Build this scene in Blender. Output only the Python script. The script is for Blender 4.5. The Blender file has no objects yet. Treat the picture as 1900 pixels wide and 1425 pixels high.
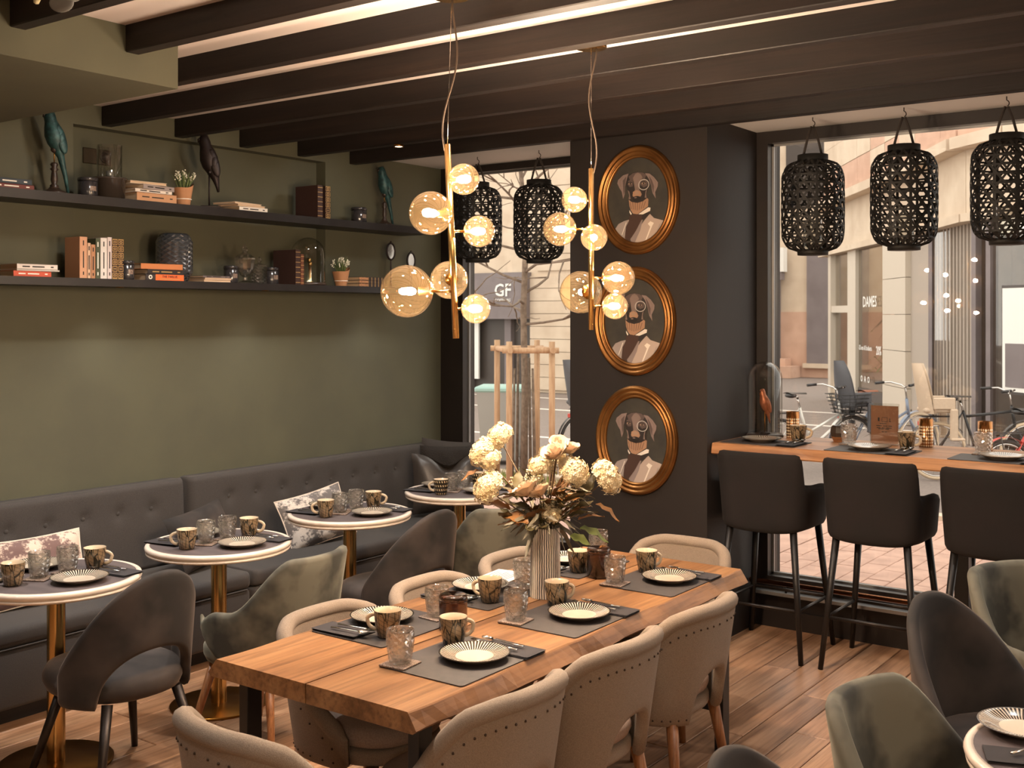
import bpy, math, random
from mathutils import Vector, Matrix

SC = bpy.context.scene
COL = SC.collection
PI = math.pi
sin, cos = math.sin, math.cos

# ------------------------------------------------------------------ camera
cam = bpy.data.cameras.new('camera')
cam_o = bpy.data.objects.new('camera', cam)
COL.objects.link(cam_o)
cam_o.location = (0, 0, 1.83)
cam_o.rotation_euler = (PI / 2, 0, math.radians(36.145))
cam.sensor_width = 36
cam.lens = 39.43
cam.shift_y = -0.0666
cam.clip_start = 0.05
cam.clip_end = 300
cam.dof.use_dof = True
cam.dof.focus_distance = 4.4
cam.dof.aperture_fstop = 9.0
SC.camera = cam_o

# ------------------------------------------------------------------ overcast sky, exposure
world = bpy.data.worlds.new('overcast_sky')
SC.world = world
world.use_nodes = True
wb = world.node_tree.nodes['Background']
wb.inputs[0].default_value = (1.0, 0.98, 0.95, 1)
wb.inputs[1].default_value = 1.4
SC.view_settings.view_transform = 'Standard'
SC.view_settings.look = 'None'
SC.view_settings.gamma = 1
SC.view_settings.use_curve_mapping = False
SC.view_settings.exposure = 0.95
WARM = (1.0, 0.95, 0.89)
SPOT_W = 44.0
BULB_E = 1250.0
SC.cycles.max_bounces = 7
SC.cycles.diffuse_bounces = 3
SC.cycles.glossy_bounces = 3
SC.cycles.transparent_max_bounces = 16
SC.cycles.transmission_bounces = 6
SC.cycles.use_adaptive_sampling = True
SC.cycles.adaptive_threshold = 0.03
SC.cycles.caustics_reflective = False
SC.cycles.caustics_refractive = False
SC.cycles.sample_clamp_indirect = 4.0

# ------------------------------------------------------------------ colour and material helpers
def lin(c):
    def f(x):
        x = x / 255.0
        return x / 12.92 if x <= 0.04045 else ((x + 0.055) / 1.055) ** 2.4
    return (f(c[0]), f(c[1]), f(c[2]), 1.0)

MATS = {}


def newmat(name):
    m = bpy.data.materials.new(name)
    m.use_nodes = True
    nt = m.node_tree
    b = nt.nodes['Principled BSDF']
    MATS[name] = m
    return m, nt, b

def coords(nt, stretch=(1, 1, 1), rnd=False):
    tc = nt.nodes.new('ShaderNodeTexCoord')
    mp = nt.nodes.new('ShaderNodeMapping')
    mp.inputs['Scale'].default_value = stretch
    nt.links.new(tc.outputs['Object'], mp.inputs[0])
    if rnd:
        oi = nt.nodes.new('ShaderNodeObjectInfo')
        mu = nt.nodes.new('ShaderNodeMath')
        mu.operation = 'MULTIPLY'
        mu.inputs[1].default_value = 37.0
        nt.links.new(oi.outputs['Random'], mu.inputs[0])
        cb = nt.nodes.new('ShaderNodeCombineXYZ')
        for i in range(3):
            nt.links.new(mu.outputs[0], cb.inputs[i])
        nt.links.new(cb.outputs[0], mp.inputs['Location'])
    return mp.outputs[0]

def noise(nt, vec, scale, detail=3, rough=0.5):
    n = nt.nodes.new('ShaderNodeTexNoise')
    n.inputs['Scale'].default_value = scale
    n.inputs['Detail'].default_value = detail
    n.inputs['Roughness'].default_value = rough
    nt.links.new(vec, n.inputs['Vector'])
    return n.outputs['Fac']

def ramp(nt, fac, stops):
    r = nt.nodes.new('ShaderNodeValToRGB')
    e = r.color_ramp.elements
    while len(e) < len(stops):
        e.new(0.5)
    for i, (p, c) in enumerate(stops):
        e[i].position = p
        e[i].color = c
    nt.links.new(fac, r.inputs[0])
    return r.outputs[0]

def mathn(nt, op, a, b=None, c=None):
    n = nt.nodes.new('ShaderNodeMath')
    n.operation = op
    for i, x in enumerate((a, b, c)):
        if x is None:
            continue
        if isinstance(x, (int, float)):
            n.inputs[i].default_value = x
        else:
            nt.links.new(x, n.inputs[i])
    return n.outputs[0]

def mixc(nt, fac, a, b):
    n = nt.nodes.new('ShaderNodeMix')
    n.data_type = 'RGBA'
    if isinstance(fac, (int, float)):
        n.inputs[0].default_value = fac
    else:
        nt.links.new(fac, n.inputs[0])
    for i, x in ((6, a), (7, b)):
        if isinstance(x, tuple):
            n.inputs[i].default_value = x
        else:
            nt.links.new(x, n.inputs[i])
    return n.outputs[2]

def bumpn(nt, b, height, strength, dist=0.002):
    n = nt.nodes.new('ShaderNodeBump')
    n.inputs['Strength'].default_value = strength
    n.inputs['Distance'].default_value = dist
    nt.links.new(height, n.inputs['Height'])
    nt.links.new(n.outputs[0], b.inputs['Normal'])

def mat(name, col, rough=0.5, metal=0.0, col2=None, vs=6.0, lo=0.35, hi=0.65, stretch=(1, 1, 1), bump=0.0, bs=300.0,
        bdist=0.002, sheen=0.0, sheen_col=None, coat=0.0, spec=0.5, em=None, es=0.0, rnd=False, detail=3):
    m, nt, b = newmat(name)
    b.inputs['Base Color'].default_value = lin(col)
    b.inputs['Roughness'].default_value = rough
    b.inputs['Metallic'].default_value = metal
    b.inputs['Specular IOR Level'].default_value = spec
    if coat:
        b.inputs['Coat Weight'].default_value = coat
        b.inputs['Coat Roughness'].default_value = 0.08
    if sheen:
        b.inputs['Sheen Weight'].default_value = sheen
        b.inputs['Sheen Roughness'].default_value = 0.35
        b.inputs['Sheen Tint'].default_value = lin(sheen_col or col)
    if em:
        b.inputs['Emission Color'].default_value = lin(em)
        b.inputs['Emission Strength'].default_value = es
    vec = None
    if col2:
        vec = coords(nt, stretch, rnd)
        f = noise(nt, vec, vs, detail)
        nt.links.new(ramp(nt, f, [(lo, lin(col)), (hi, lin(col2))]), b.inputs['Base Color'])
    if bump:
        vec = vec or coords(nt, stretch, rnd)
        bumpn(nt, b, noise(nt, vec, bs, 2), bump, bdist)
    return m

def wood(name, dark, mid, light, axis=1, scale=1.0, rough=0.45, bump=0.25, spec=0.4, coat=0.0, knots=True):
    m, nt, b = newmat(name)
    st = [14.0 * scale] * 3
    st[axis] = 1.1 * scale
    vec = coords(nt, tuple(st), True)
    f1 = noise(nt, vec, 1.0, 6, 0.62)
    st2 = [60.0 * scale] * 3
    st2[axis] = 2.0 * scale
    vec2 = coords(nt, tuple(st2), True)
    f2 = noise(nt, vec2, 1.6, 4, 0.6)
    base = ramp(nt, f1, [(0.28, lin(dark)), (0.48, lin(mid)), (0.72, lin(light))])
    fine = ramp(nt, f2, [(0.3, lin(dark)), (0.55, (1, 1, 1, 1))])
    n = nt.nodes.new('ShaderNodeMix')
    n.data_type = 'RGBA'
    n.blend_type = 'MULTIPLY'
    n.inputs[0].default_value = 0.5
    nt.links.new(base, n.inputs[6])
    nt.links.new(fine, n.inputs[7])
    oi = nt.nodes.new('ShaderNodeObjectInfo')
    hs = nt.nodes.new('ShaderNodeHueSaturation')
    v = mathn(nt, 'MULTIPLY_ADD', oi.outputs['Random'], 0.34, 0.83)
    nt.links.new(v, hs.inputs['Value'])
    nt.links.new(n.outputs[2], hs.inputs['Color'])
    nt.links.new(hs.outputs[0], b.inputs['Base Color'])
    b.inputs['Roughness'].default_value = rough
    b.inputs['Specular IOR Level'].default_value = spec
    if coat:
        b.inputs['Coat Weight'].default_value = coat
        b.inputs['Coat Roughness'].default_value = 0.15
    bumpn(nt, b, f2, bump, 0.002)
    return m

def glass(name, tint=(255, 255, 255), refl=0.08, edge=0.6, rough=0.02, haze=0.0, haze_col=(255, 255, 255)):
    """thin clear glass: see-through with a fresnel-weighted reflection and, if hazy, a little diffuse glow"""
    m = bpy.data.materials.new(name)
    m.use_nodes = True
    nt = m.node_tree
    nt.nodes.clear()
    out = nt.nodes.new('ShaderNodeOutputMaterial')
    tr = nt.nodes.new('ShaderNodeBsdfTransparent')
    tr.inputs[0].default_value = lin(tint)
    gl = nt.nodes.new('ShaderNodeBsdfGlossy')
    gl.inputs['Roughness'].default_value = rough
    lw = nt.nodes.new('ShaderNodeLayerWeight')
    lw.inputs[0].default_value = 0.5
    p = mathn(nt, 'POWER', lw.outputs['Facing'], 3.0)
    fac = mathn(nt, 'MULTIPLY_ADD', p, edge, refl)
    body = tr.outputs[0]
    if haze:
        tl = nt.nodes.new('ShaderNodeBsdfTranslucent')
        tl.inputs[0].default_value = lin(haze_col)
        mh = nt.nodes.new('ShaderNodeMixShader')
        mh.inputs[0].default_value = haze
        nt.links.new(body, mh.inputs[1])
        nt.links.new(tl.outputs[0], mh.inputs[2])
        body = mh.outputs[0]
    ms = nt.nodes.new('ShaderNodeMixShader')
    nt.links.new(fac, ms.inputs[0])
    nt.links.new(body, ms.inputs[1])
    nt.links.new(gl.outputs[0], ms.inputs[2])
    nt.links.new(ms.outputs[0], out.inputs[0])
    MATS[name] = m
    return m

def real_glass(name, tint, rough):
    """thick cut glass: refraction with a share of straight-through light"""
    m = bpy.data.materials.new(name)
    m.use_nodes = True
    nt = m.node_tree
    nt.nodes.clear()
    out = nt.nodes.new('ShaderNodeOutputMaterial')
    gb = nt.nodes.new('ShaderNodeBsdfGlass')
    gb.inputs['Color'].default_value = lin(tint)
    gb.inputs['Roughness'].default_value = rough
    gb.inputs['IOR'].default_value = 1.4
    tr = nt.nodes.new('ShaderNodeBsdfTransparent')
    tr.inputs[0].default_value = lin(tint)
    ms = nt.nodes.new('ShaderNodeMixShader')
    ms.inputs[0].default_value = 0.6
    nt.links.new(gb.outputs[0], ms.inputs[1])
    nt.links.new(tr.outputs[0], ms.inputs[2])
    gl = nt.nodes.new('ShaderNodeBsdfGlossy')
    gl.inputs['Roughness'].default_value = 0.05
    m2 = nt.nodes.new('ShaderNodeMixShader')
    m2.inputs[0].default_value = 0.2
    nt.links.new(ms.outputs[0], m2.inputs[1])
    nt.links.new(gl.outputs[0], m2.inputs[2])
    nt.links.new(m2.outputs[0], out.inputs[0])
    MATS[name] = m
    return m

# ------------------------------------------------------------------ mesh helpers
class G:
    def __init__(s):
        s.v, s.f, s.m, s.s = [], [], [], []

    def add(s, vs, fs, mi=0, sm=True, T=None):
        o = len(s.v)
        if T is not None:
            vs = [tuple(T @ Vector(p)) for p in vs]
        s.v.extend(vs)
        for f in fs:
            s.f.append(tuple(i + o for i in f))
            s.m.append(mi)
            s.s.append(sm)
        return s

    def box(s, c, d, mi=0, T=None, ch=0.0):
        hx, hy, hz = d[0] / 2, d[1] / 2, d[2] / 2
        cx, cy, cz = c
        if ch <= 0:
            vs = [(cx + a * hx, cy + b * hy, cz + e * hz) for a in (-1, 1) for b in (-1, 1) for e in (-1, 1)]
            fs = [(0, 1, 3, 2), (4, 6, 7, 5), (0, 4, 5, 1), (2, 3, 7, 6), (0, 2, 6, 4), (1, 5, 7, 3)]
            return s.add(vs, fs, mi, False, T)
        ch = min(ch, hx * 0.9, hy * 0.9, hz * 0.9)
        vs, idx = [], {}
        for a in (-1, 1):
            for b in (-1, 1):
                for e in (-1, 1):
                    for k in range(3):
                        p = [a * hx, b * hy, e * hz]
                        for q in range(3):
                            if q != k:
                                p[q] -= (a, b, e)[q] * ch
                        idx[(a, b, e, k)] = len(vs)
                        vs.append((cx + p[0], cy + p[1], cz + p[2]))
        fs = []
        I = idx
        for e in (-1, 1):
            for k, mk in ((0, lambda a, b: (e, a, b)), (1, lambda a, b: (a, e, b)), (2, lambda a, b: (a, b, e))):
                q = [I[mk(a, b) + (k,)] for a, b in ((-1, -1), (1, -1), (1, 1), (-1, 1))]
                fs.append(tuple(q))
        for a in (-1, 1):
            for b in (-1, 1):
                fs.append((I[(a, b, -1, 0)], I[(a, b, 1, 0)], I[(a, b, 1, 1)], I[(a, b, -1, 1)]))
                fs.append((I[(a, -1, b, 0)], I[(a, 1, b, 0)], I[(a, 1, b, 2)], I[(a, -1, b, 2)]))
                fs.append((I[(-1, a, b, 1)], I[(1, a, b, 1)], I[(1, a, b, 2)], I[(-1, a, b, 2)]))
                for e in (-1, 1):
                    fs.append(tuple(I[(a, b, e, k)] for k in range(3)))
        return s.add(vs, fs, mi, False, T)

    def lathe(s, prof, n=24, mi=0, T=None, sm=True, sx=1.0, sy=1.0):
        vs, fs, rings = [], [], []
        for r, z in prof:
            if r <= 1e-6:
                rings.append([len(vs)])
                vs.append((0, 0, z))
            else:
                rings.append(list(range(len(vs), len(vs) + n)))
                vs.extend((r * sx * cos(2 * PI * i / n), r * sy * sin(2 * PI * i / n), z) for i in range(n))
        for a, b in zip(rings, rings[1:]):
            for i in range(n):
                j = (i + 1) % n
                if len(a) == 1 and len(b) == 1:
                    continue
                if len(a) == 1:
                    fs.append((a[0], b[j], b[i]))
                elif len(b) == 1:
                    fs.append((a[i], a[j], b[0]))
                else:
                    fs.append((a[i], a[j], b[j], b[i]))
        return s.add(vs, fs, mi, sm, T)

    def tube(s, pts, r, n=8, mi=0, T=None, cap=True, sm=True, flat=1.0):
        P = [Vector(p) for p in pts]
        k = len(P)
        R = r if isinstance(r, (list, tuple)) else [r] * k
        t0 = (P[1] - P[0]).normalized()
        up = Vector((0, 0, 1)) if abs(t0.z) < 0.9 else Vector((1, 0, 0))
        nx = t0.cross(up).normalized()
        vs, fs = [], []
        for i in range(k):
            t = (P[min(i + 1, k - 1)] - P[max(i - 1, 0)]).normalized()
            nx = (nx - t * nx.dot(t)).normalized()
            ny = t.cross(nx)
            for j in range(n):
                a = 2 * PI * j / n
                vs.append(tuple(P[i] + (nx * cos(a) + ny * sin(a) * flat) * R[i]))
        for i in range(k - 1):
            for j in range(n):
                q = (j + 1) % n
                fs.append((i * n + j, i * n + q, (i + 1) * n + q, (i + 1) * n + j))
        s.add(vs, fs, mi, sm, T)
        if cap:
            o = len(s.v) - len(vs)
            s.f.append(tuple(o + j for j in reversed(range(n))))
            s.f.append(tuple(o + (k - 1) * n + j for j in range(n)))
            s.m += [mi, mi]
            s.s += [False, False]
        return s

    def grid(s, fn, nu, nv, mi=0, T=None, sm=True, wu=False, wv=False):
        ku, kv = (nu if wu else nu + 1), (nv if wv else nv + 1)
        vs = [fn(i / nu, j / nv) for i in range(ku) for j in range(kv)]
        fs = []
        for i in range(nu):
            for j in range(nv):
                a, b = (i + 1) % ku, (j + 1) % kv
                fs.append((i * kv + j, a * kv + j, a * kv + b, i * kv + b))
        return s.add(vs, fs, mi, sm, T)

    def sphere(s, c, r, nu=20, nv=12, mi=0, T=None, sc=(1, 1, 1)):
        prof = [(r * sin(PI * j / nv) if 0 < j < nv else 0, -r * cos(PI * j / nv)) for j in range(nv + 1)]
        M = Matrix.Translation(c) @ Matrix.Diagonal((sc[0], sc[1], sc[2], 1))
        return s.lathe(prof, nu, mi, (T @ M) if T is not None else M)

    def prism(s, poly, z0, z1, mi=0, T=None):
        n = len(poly)
        vs = [(p[0], p[1], z0) for p in poly] + [(p[0], p[1], z1) for p in poly]
        fs = [tuple(reversed(range(n))), tuple(range(n, 2 * n))]
        fs += [(i, (i + 1) % n, n + (i + 1) % n, n + i) for i in range(n)]
        return s.add(vs, fs, mi, False, T)

    def mesh(s, name, mats):
        me = bpy.data.meshes.new(name)
        me.from_pydata(s.v, [], s.f)
        for m in (mats if isinstance(mats, (list, tuple)) else [mats]):
            me.materials.append(MATS[m] if isinstance(m, str) else m)
        me.polygons.foreach_set('material_index', s.m)
        me.polygons.foreach_set('use_smooth', s.s)
        me.update()
        return me

    def ob(s, name, mats, parent=None, loc=(0, 0, 0), rot=(0, 0, 0)):
        return put(name, s.mesh(name, mats), parent, loc, rot)

def put(name, me, parent=None, loc=(0, 0, 0), rot=(0, 0, 0), scale=None):
    o = bpy.data.objects.new(name, me)
    COL.objects.link(o)
    o.parent = parent
    o.location = loc
    o.rotation_euler = rot
    if scale:
        o.scale = scale
    return o

def tag(o, label, cat=None, group=None, kind=None):
    if label:
        o['label'] = label
    if cat:
        o['category'] = cat
    if group:
        o['group'] = group
    if kind:
        o['kind'] = kind
    return o

def thing(name, label, cat, loc=(0, 0, 0), rz=0.0, group=None, kind=None):
    o = bpy.data.objects.new(name, None)
    COL.objects.link(o)
    o.location = loc
    o.rotation_euler = (0, 0, rz)
    o.empty_display_size = 0.05
    return tag(o, label, cat, group, kind)

def dup(root, loc, rz, label, group=None):
    r = root.copy()
    COL.objects.link(r)
    r.location = loc
    r.rotation_euler = (0, 0, rz)
    r['label'] = label
    if group:
        r['group'] = group
    for ch in root.children:
        c = ch.copy()
        COL.objects.link(c)
        c.parent = r
        for g in ch.children:
            d = g.copy()
            COL.objects.link(d)
            d.parent = c
    return r

def struct(o):
    o['kind'] = 'structure'
    return o

def RZ(a):
    return Matrix.Rotation(a, 4, 'Z')

def TR(x, y, z):
    return Matrix.Translation((x, y, z))

def text_mesh(txt, size, mname, bold=0.0, sx=1.0, align='CENTER'):
    cu = bpy.data.curves.new('lettering', 'FONT')
    cu.body = txt
    cu.size = size
    cu.align_x = align
    cu.align_y = 'CENTER'
    cu.extrude = 0.0004
    cu.resolution_u = 2
    cu.offset = bold
    o = bpy.data.objects.new('lettering', cu)
    COL.objects.link(o)
    bpy.context.view_layer.update()
    dg = bpy.context.evaluated_depsgraph_get()
    me = bpy.data.meshes.new_from_object(o.evaluated_get(dg))
    bpy.data.objects.remove(o)
    bpy.data.curves.remove(cu)
    me.materials.clear()
    me.materials.append(MATS[mname])
    if sx != 1.0:
        for v in me.vertices:
            v.co.x *= sx
    return me

# ------------------------------------------------------------------ materials
mat('green_paint', (86, 85, 67), 0.75, col2=(81, 80, 64), vs=3.0, bump=0.06, bs=160)
mat('white_ceiling', (206, 195, 191), 0.8, bump=0.05, bs=120)
mat('white_soffit', (205, 205, 203), 0.8)
mat('black_wall', (30, 22, 18), 0.66, col2=(27, 20, 16), vs=5, bump=0.05, bs=150)
mat('black_frame', (34, 27, 24), 0.4, col2=(30, 24, 22), vs=9)
wood('dark_beam', (15, 10, 8), (26, 18, 15), (40, 29, 23), 0, 0.7, 0.55, 0.35)
wood('oak_floor', (114, 82, 58), (166, 126, 96), (192, 154, 122), 1, 0.55, 0.36, 0.3)
wood('oak_table', (92, 61, 35), (136, 95, 60), (164, 122, 82), 1, 0.6, 0.4, 0.3)
wood('oak_counter', (118, 78, 50), (172, 122, 82), (198, 148, 104), 0, 0.6, 0.42, 0.35)
wood('leg_wood', (108, 68, 42), (146, 98, 62), (164, 114, 76), 2, 1.5, 0.4, 0.15)
mat('shelf_black', (27, 23, 23), 0.45, col2=(32, 28, 27), vs=10)
mat('dark_metal', (46, 39, 35), 0.4, metal=0.6)
mat('black_steel', (34, 30, 28), 0.42, metal=0.3)
mat('brass', (202, 164, 104), 0.22, metal=1.0, bump=0.03, bs=60, stretch=(30, 30, 1))
mat('brass_dark', (150, 102, 44), 0.3, metal=1.0)
mat('gold_frame', (160, 112, 62), 0.36, metal=0.85, col2=(122, 80, 42), vs=5)
mat('copper_rail', (190, 120, 72), 0.25, metal=1.0)
mat('socket_dark', (62, 50, 32), 0.45, metal=0.4)
mat('chrome', (205, 200, 195), 0.16, metal=1.0)
mat('silver_sill', (165, 165, 165), 0.4, metal=0.7)
mat('bench_fabric', (70, 65, 62), 0.95, col2=(54, 50, 48), vs=420, bump=0.3, bs=500, sheen=0.25, sheen_col=(150, 145, 140))
mat('black_velvet', (56, 48, 44), 0.85, col2=(27, 23, 21), vs=5, lo=0.38, hi=0.62, sheen=0.5, sheen_col=(140, 120, 106), bump=0.06, bs=250)  # col2 patches paint the velvet's sheen highlights into the base colour
mat('green_velvet', (96, 92, 79), 0.8, col2=(48, 46, 39), vs=6, lo=0.4, hi=0.6, sheen=0.45, sheen_col=(180, 178, 160), bump=0.06, bs=250)
mat('stool_velvet', (25, 18, 16), 0.9, col2=(20, 15, 13), vs=6, sheen=0.12, sheen_col=(110, 95, 85))
mat('beige_linen', (136, 121, 106), 0.95, col2=(114, 100, 87), vs=420, bump=0.35, bs=420, sheen=0.15, stretch=(1, 1, 1))
mat('beige_seat', (150, 132, 121), 0.92, col2=(136, 118, 107), vs=200, bump=0.2, bs=400)
mat('nail', (70, 56, 46), 0.4, metal=0.8)
mat('table_top_dark', (88, 77, 76), 0.55, col2=(74, 65, 65), vs=4, stretch=(1, 5, 1))
mat('marble_rim', (222, 206, 190), 0.35, col2=(206, 190, 176), vs=8, coat=0.2)
mat('leather_mat', (56, 49, 46), 0.62, col2=(48, 42, 40), vs=30, bump=0.12, bs=300)
mat('napkin_cloth', (44, 40, 42), 0.9, bump=0.2, bs=400)
mat('coaster_mat', (92, 76, 68), 0.35, col2=(150, 130, 116), vs=260, lo=0.45, hi=0.55)
mat('cream_glaze', (192, 172, 146), 0.14, coat=0.5)
mat('plate_under', (176, 158, 142), 0.2, coat=0.4)
mat('charcoal_glaze', (60, 52, 46), 0.15, coat=0.4)
mat('steel', (200, 196, 190), 0.16, metal=1.0)
mat('paper', (226, 216, 204), 0.8)
mat('kraft_paper', (176, 128, 92), 0.85, bump=0.1, bs=120)
mat('plant_green', (74, 92, 52), 0.6, col2=(112, 126, 76), vs=20)
mat('plant_white', (226, 222, 204), 0.6)
mat('teal_bronze', (48, 84, 84), 0.5, metal=0.3, col2=(28, 50, 52), vs=40, bump=0.4, bs=90)
mat('dark_bronze', (46, 36, 34), 0.5, metal=0.5, col2=(36, 29, 28), vs=40, bump=0.4, bs=90)
mat('antique_wood', (58, 44, 36), 0.35, col2=(42, 32, 27), vs=20)
mat('copper_bird', (176, 108, 76), 0.4, metal=0.5, col2=(150, 88, 60), vs=50, bump=0.3, bs=90)
mat('print_black', (34, 30, 28), 0.7)
mat('print_white', (232, 228, 218), 0.7)
mat('print_gold', (196, 160, 104), 0.4, metal=0.5)
mat('candle_black', (46, 44, 46), 0.2, coat=0.6)
mat('candle_wax', (104, 86, 75), 0.5)
mat('lampglow', (255, 226, 170), 0.5, em=(255, 241, 236), es=BULB_E)
mat('spotglow', (255, 240, 220), 0.5, em=(255, 222, 180), es=9.0).cycles.emission_sampling = 'NONE'
mat('lantern_bamboo', (17, 14, 12), 0.65, col2=(13, 11, 9), vs=20)
mat('cord_grey', (92, 78, 66), 0.8, bump=0.4, bs=300)
glass('window_glass', (252, 250, 246), 0.05, 0.5, 0.0)
glass('globe_glass', (255, 238, 208), 0.05, 0.75, 0.03, 0.006, (255, 206, 140))
glass('clear_glass', (246, 246, 244), 0.06, 0.7, 0.02)
real_glass('cut_glass', (255, 254, 252), 0.0)
glass('smoke_glass', (120, 112, 110), 0.12, 0.8, 0.04, 0.05, (120, 120, 120))
mat('grey_cut_glass', (74, 77, 82), 0.12, metal=0.35, coat=1.0)
glass('brown_glass', (190, 164, 146), 0.08, 0.7, 0.03, 0.12, (120, 90, 74))

def polar(nt):
    tc = nt.nodes.new('ShaderNodeTexCoord')
    sp = nt.nodes.new('ShaderNodeSeparateXYZ')
    nt.links.new(tc.outputs['Object'], sp.inputs[0])
    ang = mathn(nt, 'ARCTAN2', sp.outputs[1], sp.outputs[0])
    rad = mathn(nt, 'SQRT', mathn(nt, 'ADD', mathn(nt, 'POWER', sp.outputs[0], 2.0), mathn(nt, 'POWER', sp.outputs[1], 2.0)))
    return ang, rad, sp.outputs[2], tc.outputs['Object']

def mk_plate_stripe():
    m, nt, b = newmat('plate_stripe')
    ang, rad, z, oc = polar(nt)
    n = noise(nt, oc, 9.0, 2)
    a = mathn(nt, 'MULTIPLY_ADD', ang, 62.0 / (2 * PI), mathn(nt, 'MULTIPLY', n, 1.2))
    s = mathn(nt, 'SINE', mathn(nt, 'MULTIPLY', a, 2 * PI))
    stripe = mathn(nt, 'GREATER_THAN', s, -0.15)
    rim = mathn(nt, 'GREATER_THAN', rad, 0.108)
    k = mathn(nt, 'MAXIMUM', stripe, rim)
    inner = mathn(nt, 'GREATER_THAN', mathn(nt, 'MULTIPLY_ADD', n, 0.012, rad), 0.066)
    k = mathn(nt, 'MULTIPLY', k, inner)
    nt.links.new(mixc(nt, k, lin((196, 182, 164)), lin((38, 33, 30))), b.inputs['Base Color'])
    b.inputs['Roughness'].default_value = 0.14
    b.inputs['Coat Weight'].default_value = 0.5
    b.inputs['Coat Roughness'].default_value = 0.06
mk_plate_stripe()

def mk_leaf_print(name, base, line, band=False):
    m, nt, b = newmat(name)
    ang, rad, z, oc = polar(nt)
    cb = nt.nodes.new('ShaderNodeCombineXYZ')
    nt.links.new(mathn(nt, 'MULTIPLY', ang, 2.4), cb.inputs[0])
    nt.links.new(mathn(nt, 'MULTIPLY', z, 14.0), cb.inputs[1])
    vo = nt.nodes.new('ShaderNodeTexVoronoi')
    vo.feature = 'DISTANCE_TO_EDGE'
    vo.inputs['Scale'].default_value = 1.0
    vo.inputs['Randomness'].default_value = 0.75
    nt.links.new(cb.outputs[0], vo.inputs['Vector'])
    edge = mathn(nt, 'LESS_THAN', vo.outputs[0], 0.05)
    d1 = mathn(nt, 'MULTIPLY_ADD', ang, 9.0, mathn(nt, 'MULTIPLY', z, 420.0))
    vein = mathn(nt, 'MULTIPLY', mathn(nt, 'GREATER_THAN', mathn(nt, 'SINE', d1), 0.72), 0.42)
    k = mathn(nt, 'MAXIMUM', edge, vein)
    c = mixc(nt, noise(nt, oc, 24.0, 2), lin(base), lin(tuple(int(x * 0.72) for x in base)))
    nt.links.new(mixc(nt, k, c, lin(line)), b.inputs['Base Color'])
    b.inputs['Roughness'].default_value = 0.2
    b.inputs['Coat Weight'].default_value = 0.45
mk_leaf_print('mug_print', (146, 122, 94), (44, 39, 27))

def mk_ethnic():
    m, nt, b = newmat('mug_print_dark')
    ang, rad, z, oc = polar(nt)
    s1 = mathn(nt, 'SINE', mathn(nt, 'MULTIPLY_ADD', ang, 18.0, mathn(nt, 'MULTIPLY', z, 120.0)))
    s2 = mathn(nt, 'SINE', mathn(nt, 'MULTIPLY', z, 260.0))
    k = mathn(nt, 'MULTIPLY', mathn(nt, 'GREATER_THAN', s1, 0.25), mathn(nt, 'GREATER_THAN', s2, 0.1))
    nt.links.new(mixc(nt, k, lin((40, 34, 26)), lin((190, 166, 130))), b.inputs['Base Color'])
    b.inputs['Roughness'].default_value = 0.2
mk_ethnic()

def mk_vase():
    m, nt, b = newmat('vase_stripe')
    ang, rad, z, oc = polar(nt)
    n = noise(nt, oc, 26.0, 2)
    a = mathn(nt, 'MULTIPLY_ADD', ang, 40.0, mathn(nt, 'MULTIPLY', n, 4.0))
    k = mathn(nt, 'GREATER_THAN', mathn(nt, 'SINE', a), -0.25)
    nt.links.new(mixc(nt, k, lin((84, 78, 74)), lin((236, 224, 210))), b.inputs['Base Color'])
    b.inputs['Roughness'].default_value = 0.6
    bumpn(nt, b, mathn(nt, 'SINE', a), 0.5, 0.002)
mk_vase()

def mk_toile(name, ink, ground):
    m, nt, b = newmat(name)
    v = coords(nt, (1, 1, 1), True)
    big = noise(nt, v, 7.0, 2)
    fine = noise(nt, v, 55.0, 4, 0.7)
    k = mathn(nt, 'MULTIPLY_ADD', big, 1.5, mathn(nt, 'MULTIPLY', fine, 0.9))
    nt.links.new(ramp(nt, k, [(0.99, lin(ground)), (1.0, lin(ground)), (1.22, lin(ink))]) if False else
                 ramp(nt, mathn(nt, 'MULTIPLY_ADD', k, 1.0, -0.68), [(0.42, lin(ground)), (0.56, lin(ink))]), b.inputs['Base Color'])
    b.inputs['Roughness'].default_value = 0.9
mk_toile('toile_pink', (112, 88, 84), (206, 184, 168))
mk_toile('toile_grey', (104, 98, 96), (200, 190, 180))

def mk_goldholder():
    m, nt, b = newmat('gold_lattice')
    ang, rad, z, oc = polar(nt)
    p = mathn(nt, 'SINE', mathn(nt, 'MULTIPLY_ADD', ang, 10.0, mathn(nt, 'MULTIPLY', z, 190.0)))
    q = mathn(nt, 'SINE', mathn(nt, 'MULTIPLY_ADD', ang, -10.0, mathn(nt, 'MULTIPLY', z, 190.0)))
    k = mathn(nt, 'GREATER_THAN', mathn(nt, 'MULTIPLY', p, q), 0.12)
    k = mathn(nt, 'MULTIPLY', k, mathn(nt, 'LESS_THAN', z, 0.115))
    nt.links.new(mixc(nt, k, lin((168, 112, 62)), lin((236, 214, 180))), b.inputs['Base Color'])
    nt.links.new(mathn(nt, 'MULTIPLY_ADD', k, -0.6, 0.9), b.inputs['Metallic'])
    b.inputs['Roughness'].default_value = 0.22
mk_goldholder()

# ================================================================== the room
XL, XR, YW, YW1, ZC = -5.37, 2.2, 6.30, 6.50, 2.962
YB = -2.6
BZ0, BZ1 = 2.857, 2.968

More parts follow.
